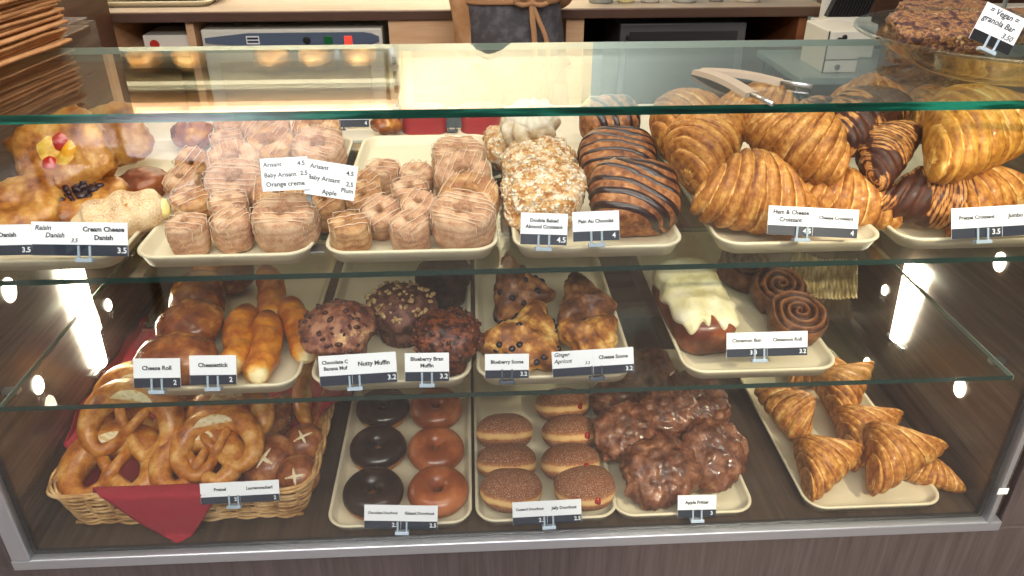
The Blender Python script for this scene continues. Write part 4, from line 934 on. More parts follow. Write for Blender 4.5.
tag(link('granola_bar', bar(2, .070, .036, .017), GRAN, None, (p.x + .075, p.y + .005, TOP + .032), (.2, 0, .06)), 'granola bar behind the handwritten card, toward the right side of the bowl', 'granola bar', 'granola bars in the bowl')
p = at(955, 22, TOP + .03)
tag(link('granola_bar', bar(3, .075, .03, .014), GRAN, None, (p.x + .02, p.y + .062, TOP + .034), (.1, 0, .02)), 'granola bar at the back of the glass bowl, behind the front left bar', 'granola bar', 'granola bars in the bowl')
price_card(998, 29, S2, 47, 36, [dict(free=[('= Vegan =', .12, .87, .22, 'LEFT'), ('granola Bar', .05, .63, .22, 'LEFT'), ('3.50', .64, .39, .20, 'LEFT')], hand=1)], 'handwritten card reading Vegan granola Bar 3.50, leaning in the glass bowl', roll=-22, strip=.28, zc=TOP + .064, tilt=78, stripm=simple('black_strip', '#17191d', .4))
# tongs lying on the glass
PLA = simple('pale_plastic', '#968877', .6)
p0, p1, p2 = at(700, 68, TOP + .008), at(752, 93, TOP + .006), at(782, 79, TOP + .008)
tg = grp('serving_tongs', 'pale serving tongs lying on the glass top, right of centre', 'tongs', (0, 0, 0))
for a, b_, off in ((p0, p1, 0), (p0, p2, .0)):
    d = (b_ - a); n = Vector((-d.y, d.x, 0)).normalized(); q = MB()
    V = []; Fs = []
    for k in range(15):
        t = k/14; w_ = .013*(1 - .25*t); z = TOP + .0035 + .004*math.sin(t*PI)
        for e, zz in ((-1, 0), (-.8, .006), (.8, .006), (1, 0)): P = a + d*t + n*(w_*e); V.append(Vector((P.x, P.y, z + zz - .003)))
    Fs = [(k*4+e, k*4+(e+1) % 4, (k+1)*4+(e+1) % 4, (k+1)*4+e) for k in range(14) for e in range(4)] + [(0, 3, 2, 1), (56, 57, 58, 59)]
    link('tong_arm', mesh('tong_arm', V, Fs, smooth=False), PLA, tg)
    e_ = b_ + d*.35; q = MB(); q.tube([Vector((b_.x, b_.y, TOP + .0045)), Vector((e_.x, e_.y, TOP + .004))], .003, 6); q.build('steel_tip', STEEL, tg, True)

# paper bags on a stand behind the left end of the glass
st = tag(bev(MB().box(-1.30, -.715, .365, .52, 1.2405, 1.256).build('bag_board', DARKW), .002), 'dark brown board behind the glass top under the stack of paper bags', 'board')
BAG = [pm('kraft_paper_a', [(.1, '#a06c42'), (.5, '#b98557'), (.9, '#cf9f72')], 8, .75, .15, 60, aniso=(1, 6, 1)), pm('kraft_paper_b', [(.1, '#94643c'), (.5, '#ad7b4e'), (.9, '#c29264')], 8, .75, .15, 60, aniso=(1, 6, 1))]
def bagm(seed, n=30):
    L, Wd = .34, .20; V = []; Fs = []
    for i in range(n + 1):
        for j in range(5):
            x = -L + L*i/n; y = Wd*(j/4) + .002*nz((x, j, seed), 12, seed)
            base = .0014*nz((x*8, y*6, 0), 1.2, seed)
            V.append((x + .004*nz((y*20, 0, 0), 1, seed), y, base)); 
    m = len(V)
    V += [(x, y, z + .0037 + .0012*abs(nz((x*10, y*9, 1), 1.3, seed + 4))) for x, y, z in V]
    W_ = 5
    for i in range(n):
        for j in range(4):
            a = i*W_ + j; Fs += [(a, a+1, a+W_+1, a+W_), (m+a, m+a+W_, m+a+W_+1, m+a+1)]
        for a, b_ in ((i*W_, (i+1)*W_), ((i+1)*W_+4, i*W_+4)): Fs.append((a, b_, m+b_, m+a))
    for j in range(4):
        Fs.append((j+1, j, m+j, m+j+1)); a = n*W_ + j; Fs.append((a, a+1, m+a+1, m+a))
    return mesh('paper_bag', V, Fs)
BM = [bagm(s) for s in range(5)]
rnd = random.Random(8); cb = at(70, 37, 1.262)
for k in range(30):
    a = PI/2 - .10 + rnd.uniform(-.02, .02)
    o = link('paper_bag', BM[k % 5].copy(), None, None, (cb.x + rnd.uniform(-.012, .006), cb.y + rnd.uniform(-.008, .008), 1.2575 + k*.0044), (0, 0, a))
    o.data.materials.append(BAG[k % 2])
    tag(o, 'lowest flat brown paper bag of the stack on the left' if k == 0 else 'flat brown kraft paper bag in the stack at the upper left', 'paper bag', 'paper bags stacked at the upper left')

# ------------------------------------------------------------------ behind the counter
CY = 2.09; CZ = 1.02
cn = grp('back_counter', 'long brown back counter with open cubbies beneath its worktop', 'counter', (0, 0, 0))
bev(MB().box(-2.2, 1.276, CY, 2.75, CZ - .034, CZ).build('worktop', CTOP, cn), .004)
bev(MB().box(-2.2, 1.276, CY - .012, CY - .0005, CZ - .036, CZ - .001).build('front_edge', CEDGE, cn), .004)
def panel(px0, px1, z0, z1, mat, name='divider', y0=CY + .02, y1=2.70, par=None):
    a, b_ = atY(px0, 30, CY + .02), atY(px1, 30, CY + .02)
    return bev(MB().box(a.x, b_.x, y0, y1, z0, z1).build(name, mat, par or cn), .002)
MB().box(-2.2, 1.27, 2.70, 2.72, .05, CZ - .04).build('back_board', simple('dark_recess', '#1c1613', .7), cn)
MB().box(-2.2, 1.27, CY + .02, 2.70, .05, .08).build('bottom_board', DARKW, cn)
panel(108, 113, .08, CZ - .037, TANW); panel(186, 194, .08, CZ - .037, TANW); panel(389, 470, .08, CZ - .037, TANW, 'door', CY + .005, CY + .025)
panel(566, 584, .08, CZ - .037, TANW); panel(797, 806, .08, CZ - .037, simple('orange_wood', '#8a5230', .5)); 
a, b_ = atY(113, 40, CY + .02).x, atY(186, 40, CY + .02).x
MB().box(a, b_, CY + .02, 2.70, .858, .872).build('shelf', TANW, cn)
# appliance with control panel
a, b_ = atY(200, 40, CY), atY(382, 40, CY); z1 = atY(290, 30, CY).z
ap = grp('warming_oven', 'white appliance with a blue-grey control panel under the back counter', 'oven', (0, 0, 0))
bev(MB().box(a.x, b_.x, CY + .02, 2.6, .10, z1).build('body', WHITE, ap), .006)
def onap(px, py): return atY(px, py, CY + .012)
L_, R_ = onap(205, 40), onap(379, 40); zt, zb = onap(290, 33).z, onap(290, 46.5).z
V = []; n = 24
for i in range(n + 1):
    t = i/n; x = L_.x + (R_.x - L_.x)*t; e = .5*min(1, 1)*(1 if 0 < i < n else .6); s_ = (.35 + .65*min(1, t/.25, (1 - t)/.06)); zm = (zt + zb)/2
    for sy in (1, -1): V += [(x, CY + .010, zm + sy*(zt - zb)/2*s_), (x, CY + .020, zm + sy*(zt - zb)/2*s_)]
Fs = []
for i in range(n): A = i*4; B = A + 4; Fs += [(A, B, B+2, A+2), (A+1, A, B, B+1)[::-1], (A+2, A+3, B+3, B+2)[::-1]]
Fs += [(0, 2, 3, 1), (n*4, n*4+1, n*4+3, n*4+2)]
cp = link('control_panel', mesh('control_panel', V, Fs, smooth=False), simple('blue_grey_panel', '#5a6880', .35), ap)
def knob(name, px, py, r, mat, ns=20):
    p = onap(px, py); V, Fc, T = grid(4, ns, lambda u, v: (r*min(1, (1 - u)*2.2)*math.cos(2*PI*v), -.008*min(1, u*2.2), r*min(1, (1 - u)*2.2)*math.sin(2*PI*v)), False, True)
    link(name, mesh(name, V, Fc), mat, cp, (p.x, CY + .010, p.z))
knob('knob', 307, 40, .013, SEAL)
for nm, px, m in (('green_button', 328.5, simple('green_button', '#1c6a3a', .3)), ('red_button', 348.5, simple('red_lit_button', '#e04a3c', .3, emit=.6))):
    p = onap(px, 40); bev(MB().box(p.x - .015, p.x + .015, CY + .003, CY + .0098, p.z - .016, p.z + .016).build(nm, m, cp), .002)
p = onap(253, 40); pl = MB().box(p.x - .024, p.x + .024, CY + .0085, CY + .0099, p.z - .015, p.z + .015).build('badge', CARD, cp)
dk = MB()
for zz in (.006, -.006): dk.box(p.x - .020, p.x + .020, CY + .0079, CY + .0084, p.z + zz - .0035, p.z + zz + .0035)
dk.build('badge_bars', STRIP, cp)
bev(MB().box(L_.x + .04, R_.x - .04, CY + .006, CY + .019, .20, zb - .05).build('oven_door', simple('cream_door', '#d9d2c2', .3), ap), .004)
# white carton with red dot
p0, p1 = atY(143, 49, CY + .04), atY(187, 36, CY + .04)
bx = grp('carton', 'white carton with a red dot in the left cubby of the back counter', 'box', (0, 0, 0))
bev(MB().box(p0.x, p1.x, CY + .06, CY + .25, .873, p1.z).build('box', WHITE, bx), .002)
p = atY(155, 46, CY + .059); V, Fc, T = grid(3, 24, lambda u, v: (.018*u*math.cos(2*PI*v), 0, .018*u*math.sin(2*PI*v)), False, True)
link('red_dot', mesh('red_dot', V, Fc), simple('red_dot', '#c23226', .5), bx, (p.x, CY + .0585, .893))
# dark grey microwave
p0, p1 = atY(620, 60, CY + .03), atY(750, 24, CY + .03)
mw = grp('microwave', 'dark grey microwave in the wide cubby behind the counter glass', 'microwave', (0, 0, 0))
bev(MB().box(p0.x, p1.x, CY + .06, CY + .45, .50, p1.z).build('casing', simple('grey_casing', '#57565a', .4), mw), .006)
MB().box(p0.x + .035, p1.x - .035, CY + .052, CY + .0598, .54, p1.z - .03).build('door_window', simple('smoked_door', '#3a393b', .2), mw)
bev(MB().box(p0.x + .02, p0.x + .03, CY + .030, CY + .05, .56, p1.z - .04).build('handle', SEAL, mw), .003)
MB().box(p0.x - .05, p1.x + .1, CY + .02, 2.69, .48, .4995).build('shelf', DARKW, cn)
# trays and tubs on the worktop
p = atY(120, 4, CY + .16)
for k in range(3):
    o = link('serving_tray', TRAY, None, None, (p.x + .12 + .01*k, CY + .09 + .02*k, CZ + .0005 + k*.0215), (0, 0, 0)); o.scale = (2.0, 1.2, 1)
    tag(o, ('bottom', 'middle', 'top')[k] + ' tray of the stack of empty cream trays on the back counter', 'tray', 'empty trays stacked on the back counter')
for k, (px, r, h, c_) in enumerate(((601, .05, .12, '#9aa09a'), (626, .035, .10, '#d9cf9a'), (650, .04, .14, '#c9c4b8'), (684, .05, .10, '#b9bdb4'), (716, .03, .13, '#8f8b88'), (748, .05, .09, '#cfc8ba'))):
    p = atY(px, 5, CY + .12); o = grp('tub', 'blurred ' + ('grey', 'pale yellow', 'cream', 'light grey-green', 'dark grey', 'beige')[k] + ' tub standing on the back counter, right of the apron', 'tub', (p.x, CY + .13, CZ), (0, 0, 0), 'tubs on the back counter')
    m = simple('tub_' + c_[1:], c_, .5)
    V, Fc = lathe([(.001, .0008), (r*.9, .0008), (r*.93, .006), (r, h*.95), (r, h), (r*.95, h), (.001, h)], 28); link('tub_body', mesh('tub_body', V, Fc), m, o)
    V, Fc = lathe([(r*1.03, h*.93), (r*1.05, h), (r*1.05, h + .008), (r*.9, h + .012), (.001, h + .012)], 28); link('tub_lid', mesh('tub_lid', V, Fc), m, o)
# small white drawer box on a side table
BXY = 1.69
f0, f1 = atY(822, 73, BXY), atY(864, 31, BXY)
tb = grp('side_table', 'dark side table behind the case at the counter end', 'table', (0, 0, 0))
bev(MB().box(f0.x - .10, f0.x + .75, BXY - .06, 2.06, f0.z - .025, f0.z - .001).build('table_top', simple('grey_table', '#8b9a98', .35), tb), .003)
for X in (f0.x - .08, f0.x + .70):
    for Y in (BXY - .04, 2.0): MB().box(X, X + .03, Y, Y + .03, 0, f0.z - .026).build('leg', SEAL, tb)
wb = grp('drawer_box', 'small white box with two drawers and dark knobs, behind the glass top', 'drawer box', (0, 0, 0))
bev(MB().box(f0.x, f1.x, BXY + .004, BXY + .20, f0.z, f1.z).build('body', WHITE, wb), .003)
hh = f1.z - f0.z
MB().box(f0.x + .002, f1.x - .002, BXY + .0015, BXY + .0039, f0.z + hh*.295, f0.z + hh*.32).box(f0.x - .0004, f0.x + .002, BXY - .001, BXY + .0039, f0.z, f1.z).build('dark_seam', SEAL, wb)
for z0, z1, nm in ((0, .30, 'drawer'), (.315, .98, 'drawer')):
    d_ = bev(MB().box(f0.x + .003, f1.x - .002, BXY - .002, BXY + .0035, f0.z + hh*z0 + .002, f0.z + hh*z1).build(nm, WHITE, wb), .001)
    for ux, uz in (((.4, .15),) if z0 == 0 else ((.30, .80), (.44, .86))):
        V, Fc, T = grid(6, 16, lambda u, v: (.0095*math.sin(u*PI*.9)*math.cos(2*PI*v), -.010*u, .0095*math.sin(u*PI*.9)*math.sin(2*PI*v)), False, True)
        link('knob', mesh('knob', V, Fc), SEAL if z0 else CLIPD, d_, (f0.x + (f1.x - f0.x)*ux, BXY - .002, f0.z + hh*uz))
# slatted black rack on the side table behind
r0, r1 = atY(822, 14, 2.0), atY(866, -4, 2.0)
rk = grp('slatted_rack', 'white rack of slanted black slats at the counter end', 'rack', (0, 0, 0))
bev(MB().box(r0.x - .02, r1.x + .02, 1.90, 2.05, f0.z, r0.z - .02).build('rack_base', WHITE, rk), .004)
fm = MB().box(r0.x - .01, r1.x + .015, 1.955, 2.0, r0.z - .02, r0.z - .004).box(r0.x - .01, r1.x + .015, 1.99, 2.0, r0.z - .004, r0.z + .13); fm.build('rack_frame', WHITE, rk)
sl = MB()
for k in range(13):
    x = r0.x + (r1.x - r0.x)*(k + .2)/13; sl.add([(x + a + z*.35, y, r0.z - .003 + z) for z in (0, .12) for y in (1.958, 1.988) for a in (0, .0075)], [(0,1,3,2)[::-1], (4,5,7,6), (0,1,5,4), (2,3,7,6)[::-1], (0,2,6,4)[::-1], (1,3,7,5)])
sl.build('slats', SEAL, rk)
# brown cabinet with papers at right, tall cabinet at left
q = atY(869, 10, 2.2); z_ = atY(930, 13, 2.2).z
cb2 = grp('side_cabinet', 'brown cabinet at the right behind the glass bowl', 'cabinet', (0, 0, 0))
bev(MB().box(q.x, 2.6, 2.2, 2.7, .0, 1.30).build('body', simple('brown_cabinet', '#5d4334', .45), cb2), .003)
bev(MB().box(q.x + .02, q.x + .60, 2.18, 2.1995, .1, 1.28).build('door', DARKW, cb2), .003)
p = atY(975, 6, 2.1)
w0, w1 = atY(928, 12, 1.98), atY(1060, -6, 1.98)
pp = tag(bev(MB().box(w0.x, w1.x, 1.95, 2.04, f0.z, w0.z + .02).build('napkin_dispenser', WHITE), .01, 3), 'large white box partly behind the glass bowl at the upper right', 'box')
MB().tube([(p.x, 1.93, f0.z + .002), (p.x, 1.93, 1.4)], .008, 10).build('steel_post', STEEL, None, True); tag(bpy.data.objects['steel_post'], 'thin steel post rising behind the granola bowl card', 'post')
MB().tube([(p.x, 1.93, f0.z + .001), (p.x, 1.93, f0.z + .003)], .02, 12).build('foot', STEEL, bpy.data.objects['steel_post'], True)
e = atY(112, 30, 2.05)
tc = grp('tall_cabinet', 'tall dark brown cabinet at the left behind the paper bags', 'cabinet', (0, 0, 0))
bev(MB().box(-2.4, e.x, 1.57, 2.07, 0, 2.1).build('body', DARKW, tc), .003)
bev(MB().box(e.x - .5, e.x - .01, 1.552, 1.569, .06, 2.08).build('door', DARKW, tc), .003)
MB().tube([(e.x - .46, 1.53, .9), (e.x - .46, 1.53, 1.05)], .006, 8).build('handle', STEEL, tc, True)
p = Vector((-.735, .40, 1.2575 + 30*.0044 + .006))
o = tag(link('paper_sheet', mesh('paper_sheet', [(-.12, -.1, 0), (.05, -.06, .002), (.05, .10, .004), (-.12, .10, .002), (-.12, -.1, .0008), (.05, -.06, .0028), (.05, .10, .0048), (-.12, .10, .0028)], [(3,2,1,0),(4,5,6,7),(0,1,5,4),(1,2,6,5),(2,3,7,6),(3,0,4,7)], smooth=False), CARD), 'white paper sheet poking out on top behind the brown paper bags', 'paper')
o.location = (p.x, p.y, p.z); PAPER = o

# wall shelves with loaves (seen mirrored in the glass top)
def mz(py, Y):            # height on plane Y that the glass top mirrors to picture row py
    d = ray(512, py); t = (TOP - CAM.z)/d.z; y0 = CAM.y + d.y*t; return TOP - d.z/d.y*(Y - y0)
WY = 2.78
xa, xb = atY(100, 60, WY).x, atY(394, 60, WY).x
ws = grp('wall_shelf', 'cream wall shelf unit with bread loaves on the back wall', 'wall shelf', (0, 0, 0))
for py in (47, 81, 102):
    z = mz(py, WY); bev(MB().box(xa - .3, xb, WY, 3.049, z - .022, z).build('shelf_board', simple('grey_shelf', '#a8a690', .5) if py != 102 else TANW, ws), .003)
MB().box(xa - .3, xb, 3.03, 3.049, mz(47, WY), mz(112, WY)).build('back_panel', simple('cream_panel', '#efe7cb', .6), ws)
for X in (xa - .02, xb - .03, xb - .3, xa + .25):
    MB().box(X - .012, X + .012, WY + .24, WY + .25, 1.4, 2.4).build('standard', STEEL, ws)
LF = pm('loaf_crust', [(.3, '#b07a3c'), (.55, '#cf9c58'), (.8, '#e0ba80')], 14, .5, .3, 60)
lm = blob('loaf', 30, 48, rx=.088, ry=.08, rz=.055, amp=.08, freq=12, seed=2, flat=.8)
for k, px in enumerate((104, 146, 188, 272, 316, 360)):
    X = atY(px, 55, WY + .12).x; tag(link('loaf', lm if not k else lm, LF, None, (X, WY + .12, mz(47, WY) + .045), (0, 0, k)), 'bread loaf on the wall shelf, mirrored in the glass near the ' + ('paper bags', 'carton', 'oven panel', 'oven badge', 'green button', 'red button')[k], 'bread', 'loaves on the wall shelf')

# ------------------------------------------------------------------ the person (from behind)
person = grp('person', 'person seen from behind in a grey apron with tan ties, working at the back counter', 'person', (.11, 1.86, 0))
def skin(name, verts, edges, radii, mat, root=0, sub=2):
    me = bpy.data.meshes.new(name); me.from_pydata(verts, edges, []); o = link(name, me, mat, person)
    m = o.modifiers.new('skin', 'SKIN'); m.use_smooth_shade = True
    for i, r in enumerate(radii):
        o.data.skin_vertices[0].data[i].radius = r if isinstance(r, tuple) else (r, r)
    o.data.skin_vertices[0].data[root].use_root = True
    s = o.modifiers.new('sub', 'SUBSURF'); s.levels = s.render_levels = sub; return o
SK = simple('skin', '#c89a7c', .5)
v = [(0, 0, .86), (-.02, .01, 1.02), (-.05, .03, 1.20), (-.075, .06, 1.34), (-.095, .085, 1.42), (-.10, .10, 1.50), (-.10, .10, 1.56),
     (-.09, 0, .82), (-.10, .03, .46), (-.10, 0, .09), (-.10, .13, .03), (.09, 0, .82), (.10, .03, .46), (.10, 0, .09), (.10, .13, .03),
     (-.22, .04, 1.29), (-.185, -.02, 1.05), (-.178, .0, .80), (-.175, .02, .75), (.09, .06, 1.30), (.15, .12, 1.07), (.04, .25, 1.06), (.02, .29, 1.065)]
e_ = [(0,1),(1,2),(2,3),(3,4),(4,5),(5,6),(0,7),(7,8),(8,9),(9,10),(0,11),(11,12),(12,13),(13,14),(2,15),(15,16),(16,17),(17,18),(2,19),(19,20),(20,21),(21,22)]
r_ = [(.13, .10), (.11, .085), (.13, .09), .05, .075, .082, .06, .085, .055, .04, .03, .085, .055, .04, .03, .05, .042, .032, .03, .05, .042, .032, .03]
nv = len(v)
for hand, sx, dwn in ((18, 1, 1), (22, -1, 0)):
    hx, hy, hz_ = v[hand]
    for k in range(4):
        a = (k - 1.5)*.016; l = (.06, .07, .066, .052)[k]; i = len(v)
        if dwn: v += [(hx, hy + a, hz_ - .035), (hx + .004, hy + a*1.2, hz_ - .035 - l*.5), (hx + .018, hy + a*1.2, hz_ - .035 - l)]
        else: v += [(hx + a, hy + .035, hz_), (hx + a*1.2, hy + .035 + l*.5, hz_ - .006), (hx + a*1.25, hy + .035 + l, hz_ - .024)]
        e_ += [(hand, i), (i, i+1), (i+1, i+2)]; r_ += [.009, .0085, .0075]
    i = len(v); v += [(hx + .012, hy + .03, hz_ - .012), (hx + .02, hy + .045, hz_ - .04)] if dwn else [(hx + sx*.03, hy + .012, hz_), (hx + sx*.045, hy + .04, hz_ - .012)]
    e_ += [(hand, i), (i, i+1)]; r_ += [.010, .0085]
skin('body', v, e_, r_, SK, 0, 2)
sv = [(0, 0, .90), (-.02, .01, 1.04), (-.05, .03, 1.20), (-.07, .05, 1.31), (-.225, .04, 1.285), (-.185, -.02, 1.04), (-.178, .0, .82), (.095, .06, 1.30), (.165, .11, 1.07), (.05, .235, 1.06)]
skin('beige_shirt', sv, [(0,1),(1,2),(2,3),(2,4),(4,5),(5,6),(2,7),(7,8),(8,9)], [(.14, .11), (.122, .097), (.142, .10), .06, .060, .046, .042, .062, .052, .042], pm('beige_cloth', [(.3, '#a97a50'), (.6, '#bd8e64'), (.8, '#c99d74')], 12, .8, .3, 120), 0, 2)
def trous(sx): return [(sx*.085, 0, .84), (sx*.10, .03, .46), (sx*.10, 0, .07)]
skin('trousers', [(0, 0, .88)] + trous(-1) + trous(1), [(0,1),(1,2),(2,3),(0,4),(4,5),(5,6)], [(.135, .10), .10, .07, .06, .10, .07, .06], simple('dark_trousers', '#2a2a30', .8))
AP = pm('grey_apron', [(.3, '#4e4b50'), (.6, '#5d5a60'), (.8, '#68656b')], 30, .85, .3, 200)
def apron(i, j):
    z = .52 + (1.24 - .52)*i; a = PI*(-.5) + (j - .5)*2*PI*.94
    cx = -.005 - .05*max(0, (z - .9)/.34); cy = .005 + .03*max(0, (z - .95)/.3)
    w_ = .165 + .03*max(0, (.95 - z)/.4); d_ = .128 + .03*max(0, (.95 - z)/.4)
    fold = 1 + .02*math.sin(a*9 + z*6) * max(0, (1.0 - z))*2
    return Vector((cx + w_*fold*math.cos(a), cy + d_*fold*math.sin(a), z + .006*math.sin(a*3)))
ao = link('apron', gmesh('apron', 30, 72, apron), AP, person); ao.modifiers.new('solid', 'SOLIDIFY').thickness = .004
TIE = simple('tan_ribbon', '#b98a62', .7)
def ribbon(P, w_, name):
    P = catmull(P, 30); V = []; Fs = []
    for k, p in enumerate(P):
        t = (P[min(k+1, 29)] - P[max(k-1, 0)]).normalized(); s = t.cross(Vector((0, 1, 0))).normalized()
        V += [p + s*w_, p - s*w_, p + s*w_ + Vector((0, -.002, 0)), p - s*w_ + Vector((0, -.002, 0))]
    Fs = [(k*4+a, (k+1)*4+a, (k+1)*4+b, k*4+b) for k in range(29) for a, b in ((0, 1), (1, 3), (3, 2), (2, 0))]
    return link(name, mesh(name, V, Fs), TIE, person)
kx, kz = .030, 1.098
ky = -.138
ribbon([(kx, ky, kz), (kx + .003, ky - .006, kz - .05), (kx + .010, ky - .010, kz - .12), (kx + .012, ky - .016, kz - .26)], .009, 'apron_tie')
ribbon([(kx, ky, kz), (kx + .022, ky - .006, kz - .05), (kx + .050, ky - .010, kz - .12), (kx + .066, ky - .012, kz - .24)], .007, 'apron_tie')
ribbon([(kx, ky, kz), (kx - .03, ky - .012, kz + .022), (kx - .055, ky - .010, kz + .006), (kx - .03, ky - .008, kz - .006), (kx, ky - .002, kz)], .007, 'apron_tie')
ribbon([(kx, ky, kz), (kx + .03, ky - .012, kz + .022), (kx + .055, ky - .010, kz + .006), (kx + .03, ky - .008, kz - .006), (kx, ky - .002, kz)], .007, 'apron_tie')
def waist(i, j):
    a = 2*PI*i; z = kz - .012 + .024*j; return Vector((-.03 + .175*math.cos(a), .018 + .142*math.sin(a), z + .003*math.sin(a*3)))
wo = link('waist_band', gmesh('waist_band', 60, 3, waist, True), TIE, person); wo.modifiers.new('solid', 'SOLIDIFY').thickness = .003
hf = blobfn(.098, .108, .115, 2, .05, 18, 3)
hm = cap('hair', hf, lambda v: PI*(.62 - .16*math.sin(2*PI*v)), .004, 24, 60, -.004, 2, .004, 50)
link('hair', hm, simple('dark_hair', '#2a2422', .55, bump=.6, bscale=120), person, (-.10, .088, 1.49))
fc = MB()
V, Fc, T = grid(8, 14, lambda u, v: (.013*math.sin(PI*u)*math.cos(2*PI*v), .02*math.sin(PI*u)*math.sin(2*PI*v), .024*math.cos(PI*u)), False, True)
for x in (-.098, .098): fc.add([Vector((-.10 + x*.92, .10, 1.475)) + Vector(q) for q in V], Fc)
fc.add([Vector((-.10, .188, 1.465)) + Vector(q)*.8 for q in V], Fc)
fc.build('ears_and_nose', SK, person, True)
for x in (-.032, .032):
    V, Fc, T = grid(8, 14, lambda u, v: (.012*math.sin(PI*u)*math.cos(2*PI*v), .008*math.sin(PI*u)*math.sin(2*PI*v), .009*math.cos(PI*u)), False, True)
    link('eye', mesh('eye', V, Fc), simple('eye_white', '#e8e4e0', .2) if 'eye_white' not in bpy.data.materials else bpy.data.materials['eye_white'], person, (-.10 + x, .172, 1.488))

# ------------------------------------------------------------------ customer side, mirrored faintly in the front glass
CHW = woodm('chair_wood', [(.3, '#3a2014'), (.6, '#4a2b1c'), (.8, '#573525')], (40, 40, 4), .5)
chr_ = grp('wooden_chair', 'brown wooden chair on the customer side, mirrored faintly in the front glass', 'chair', (-1.36, -1.93, 0), (0, 0, .25))
bev(MB().box(-.21, .21, -.21, .21, .43, .46).build('seat', CHW, chr_), .008)
for x in (-.185, .185):
    MB().tube([(x, -.18, 0), (x*.95, -.18, .43)], .018, 8).build('leg', CHW, chr_, True)
    MB().tube([(x, .23, 0), (x*.98, .19, .45), (x, .23, .92)], .018, 8).build('leg', CHW, chr_, True)
    MB().tube([(x, -.18, .2), (x, .2, .2)], .010, 6).build('stretcher', CHW, chr_, True)
for z in (.62, .86): bev(MB().box(-.185, .185, .205, .222, z - .035, z + .035).build('back_rail', CHW, chr_), .004)
tb2 = grp('cafe_table', 'white topped cafe table on the customer side beside the chair', 'table', (-2.5, -1.6, 0))
bev(MB().box(-.45, .45, -.40, .40, .71, .74).build('table_top', simple('white_top', '#dcdce6', .4), tb2), .006)
MB().tube([(0, 0, .02), (0, 0, .71)], .035, 14).build('leg', SEAL, tb2, True)
V, Fc = lathe([(.001, .0), (.25, .0), (.25, .012), (.05, .03), (.001, .03)], 32); link('base', mesh('base', V, Fc), SEAL, tb2)

# ------------------------------------------------------------------ light
wd = bpy.data.worlds.new('world'); sc.world = wd; wd.use_nodes = True
bg = wd.node_tree.nodes['Background']; bg.inputs[0].default_value = (.80, .88, 1, 1); bg.inputs[1].default_value = .5
def area(name, loc, rot, sx, sy, p, col=(1, 1, 1)):
    l = bpy.data.lights.new(name, 'AREA'); l.shape = 'RECTANGLE'; l.size = sx; l.size_y = sy; l.energy = p; l.color = col
    o = bpy.data.objects.new(name, l); COL.objects.link(o); o.location = loc; o.rotation_euler = rot; return o
area('ceiling_lamp', (-.2, -.35, 2.7), (.0, 0, 0), 2.6, .9, 48, (1, .95, .88))
area('counter_lamp', (-.4, 2.2, 2.7), (0, 0, 0), 3.2, .5, 22, (1, .90, .78))
l_ = area('wall_washer', (-.75, 2.35, 2.72), (math.radians(38), 0, 0), 2.0, .2, 90, (1, .91, .74)); l_.data.spread = math.radians(110)
w_ = area('floor_patch_light', (-2.95, -3.6, 2.3), (0, 0, 0), .6, .6, 480, (.84, .89, 1)); w_.data.spread = math.radians(30)  # unseen lamp added for the bright floor patch mirrored in the front glass
w_.rotation_euler = (Vector((-1.9, -3.65, 0)) - Vector((-2.95, -3.6, 2.3))).to_track_quat('-Z', 'Y').to_euler()
def spot(name, loc, tgt, p, ang=60, col=(1, .86, .66), rad=.04):
    l = bpy.data.lights.new(name, 'SPOT'); l.energy = p; l.spot_size = math.radians(ang); l.spot_blend = .5; l.color = col; l.shadow_soft_size = rad
    o = bpy.data.objects.new(name, l); COL.objects.link(o); o.location = loc
    o.rotation_euler = (Vector(tgt) - Vector(loc)).to_track_quat('-Z', 'Y').to_euler()
spot('croissant_fill_spot', (1.0, -1.75, 2.35), (.60, .22, .57), 190, 26, (1, .84, .58))  # unseen spot added to warm and brighten the floor-tray croissants
area('front_fill_light', (.1, -1.9, 2.7), (math.radians(28), 0, 0), 2.4, .5, 72, (1, .95, .88))  # unseen fill added to brighten the lower rows from the front
sc.view_settings.view_transform = 'Standard'; sc.view_settings.look = 'None'; sc.view_settings.gamma = 1; sc.view_settings.use_curve_mapping = False
sc.view_settings.exposure = 0.0
sc.cycles.use_denoising = True; sc.cycles.transparent_max_bounces = 24; sc.cycles.max_bounces = 10; sc.cycles.caustics_reflective = False; sc.cycles.caustics_refractive = False
sc.cycles.sample_clamp_indirect = 6

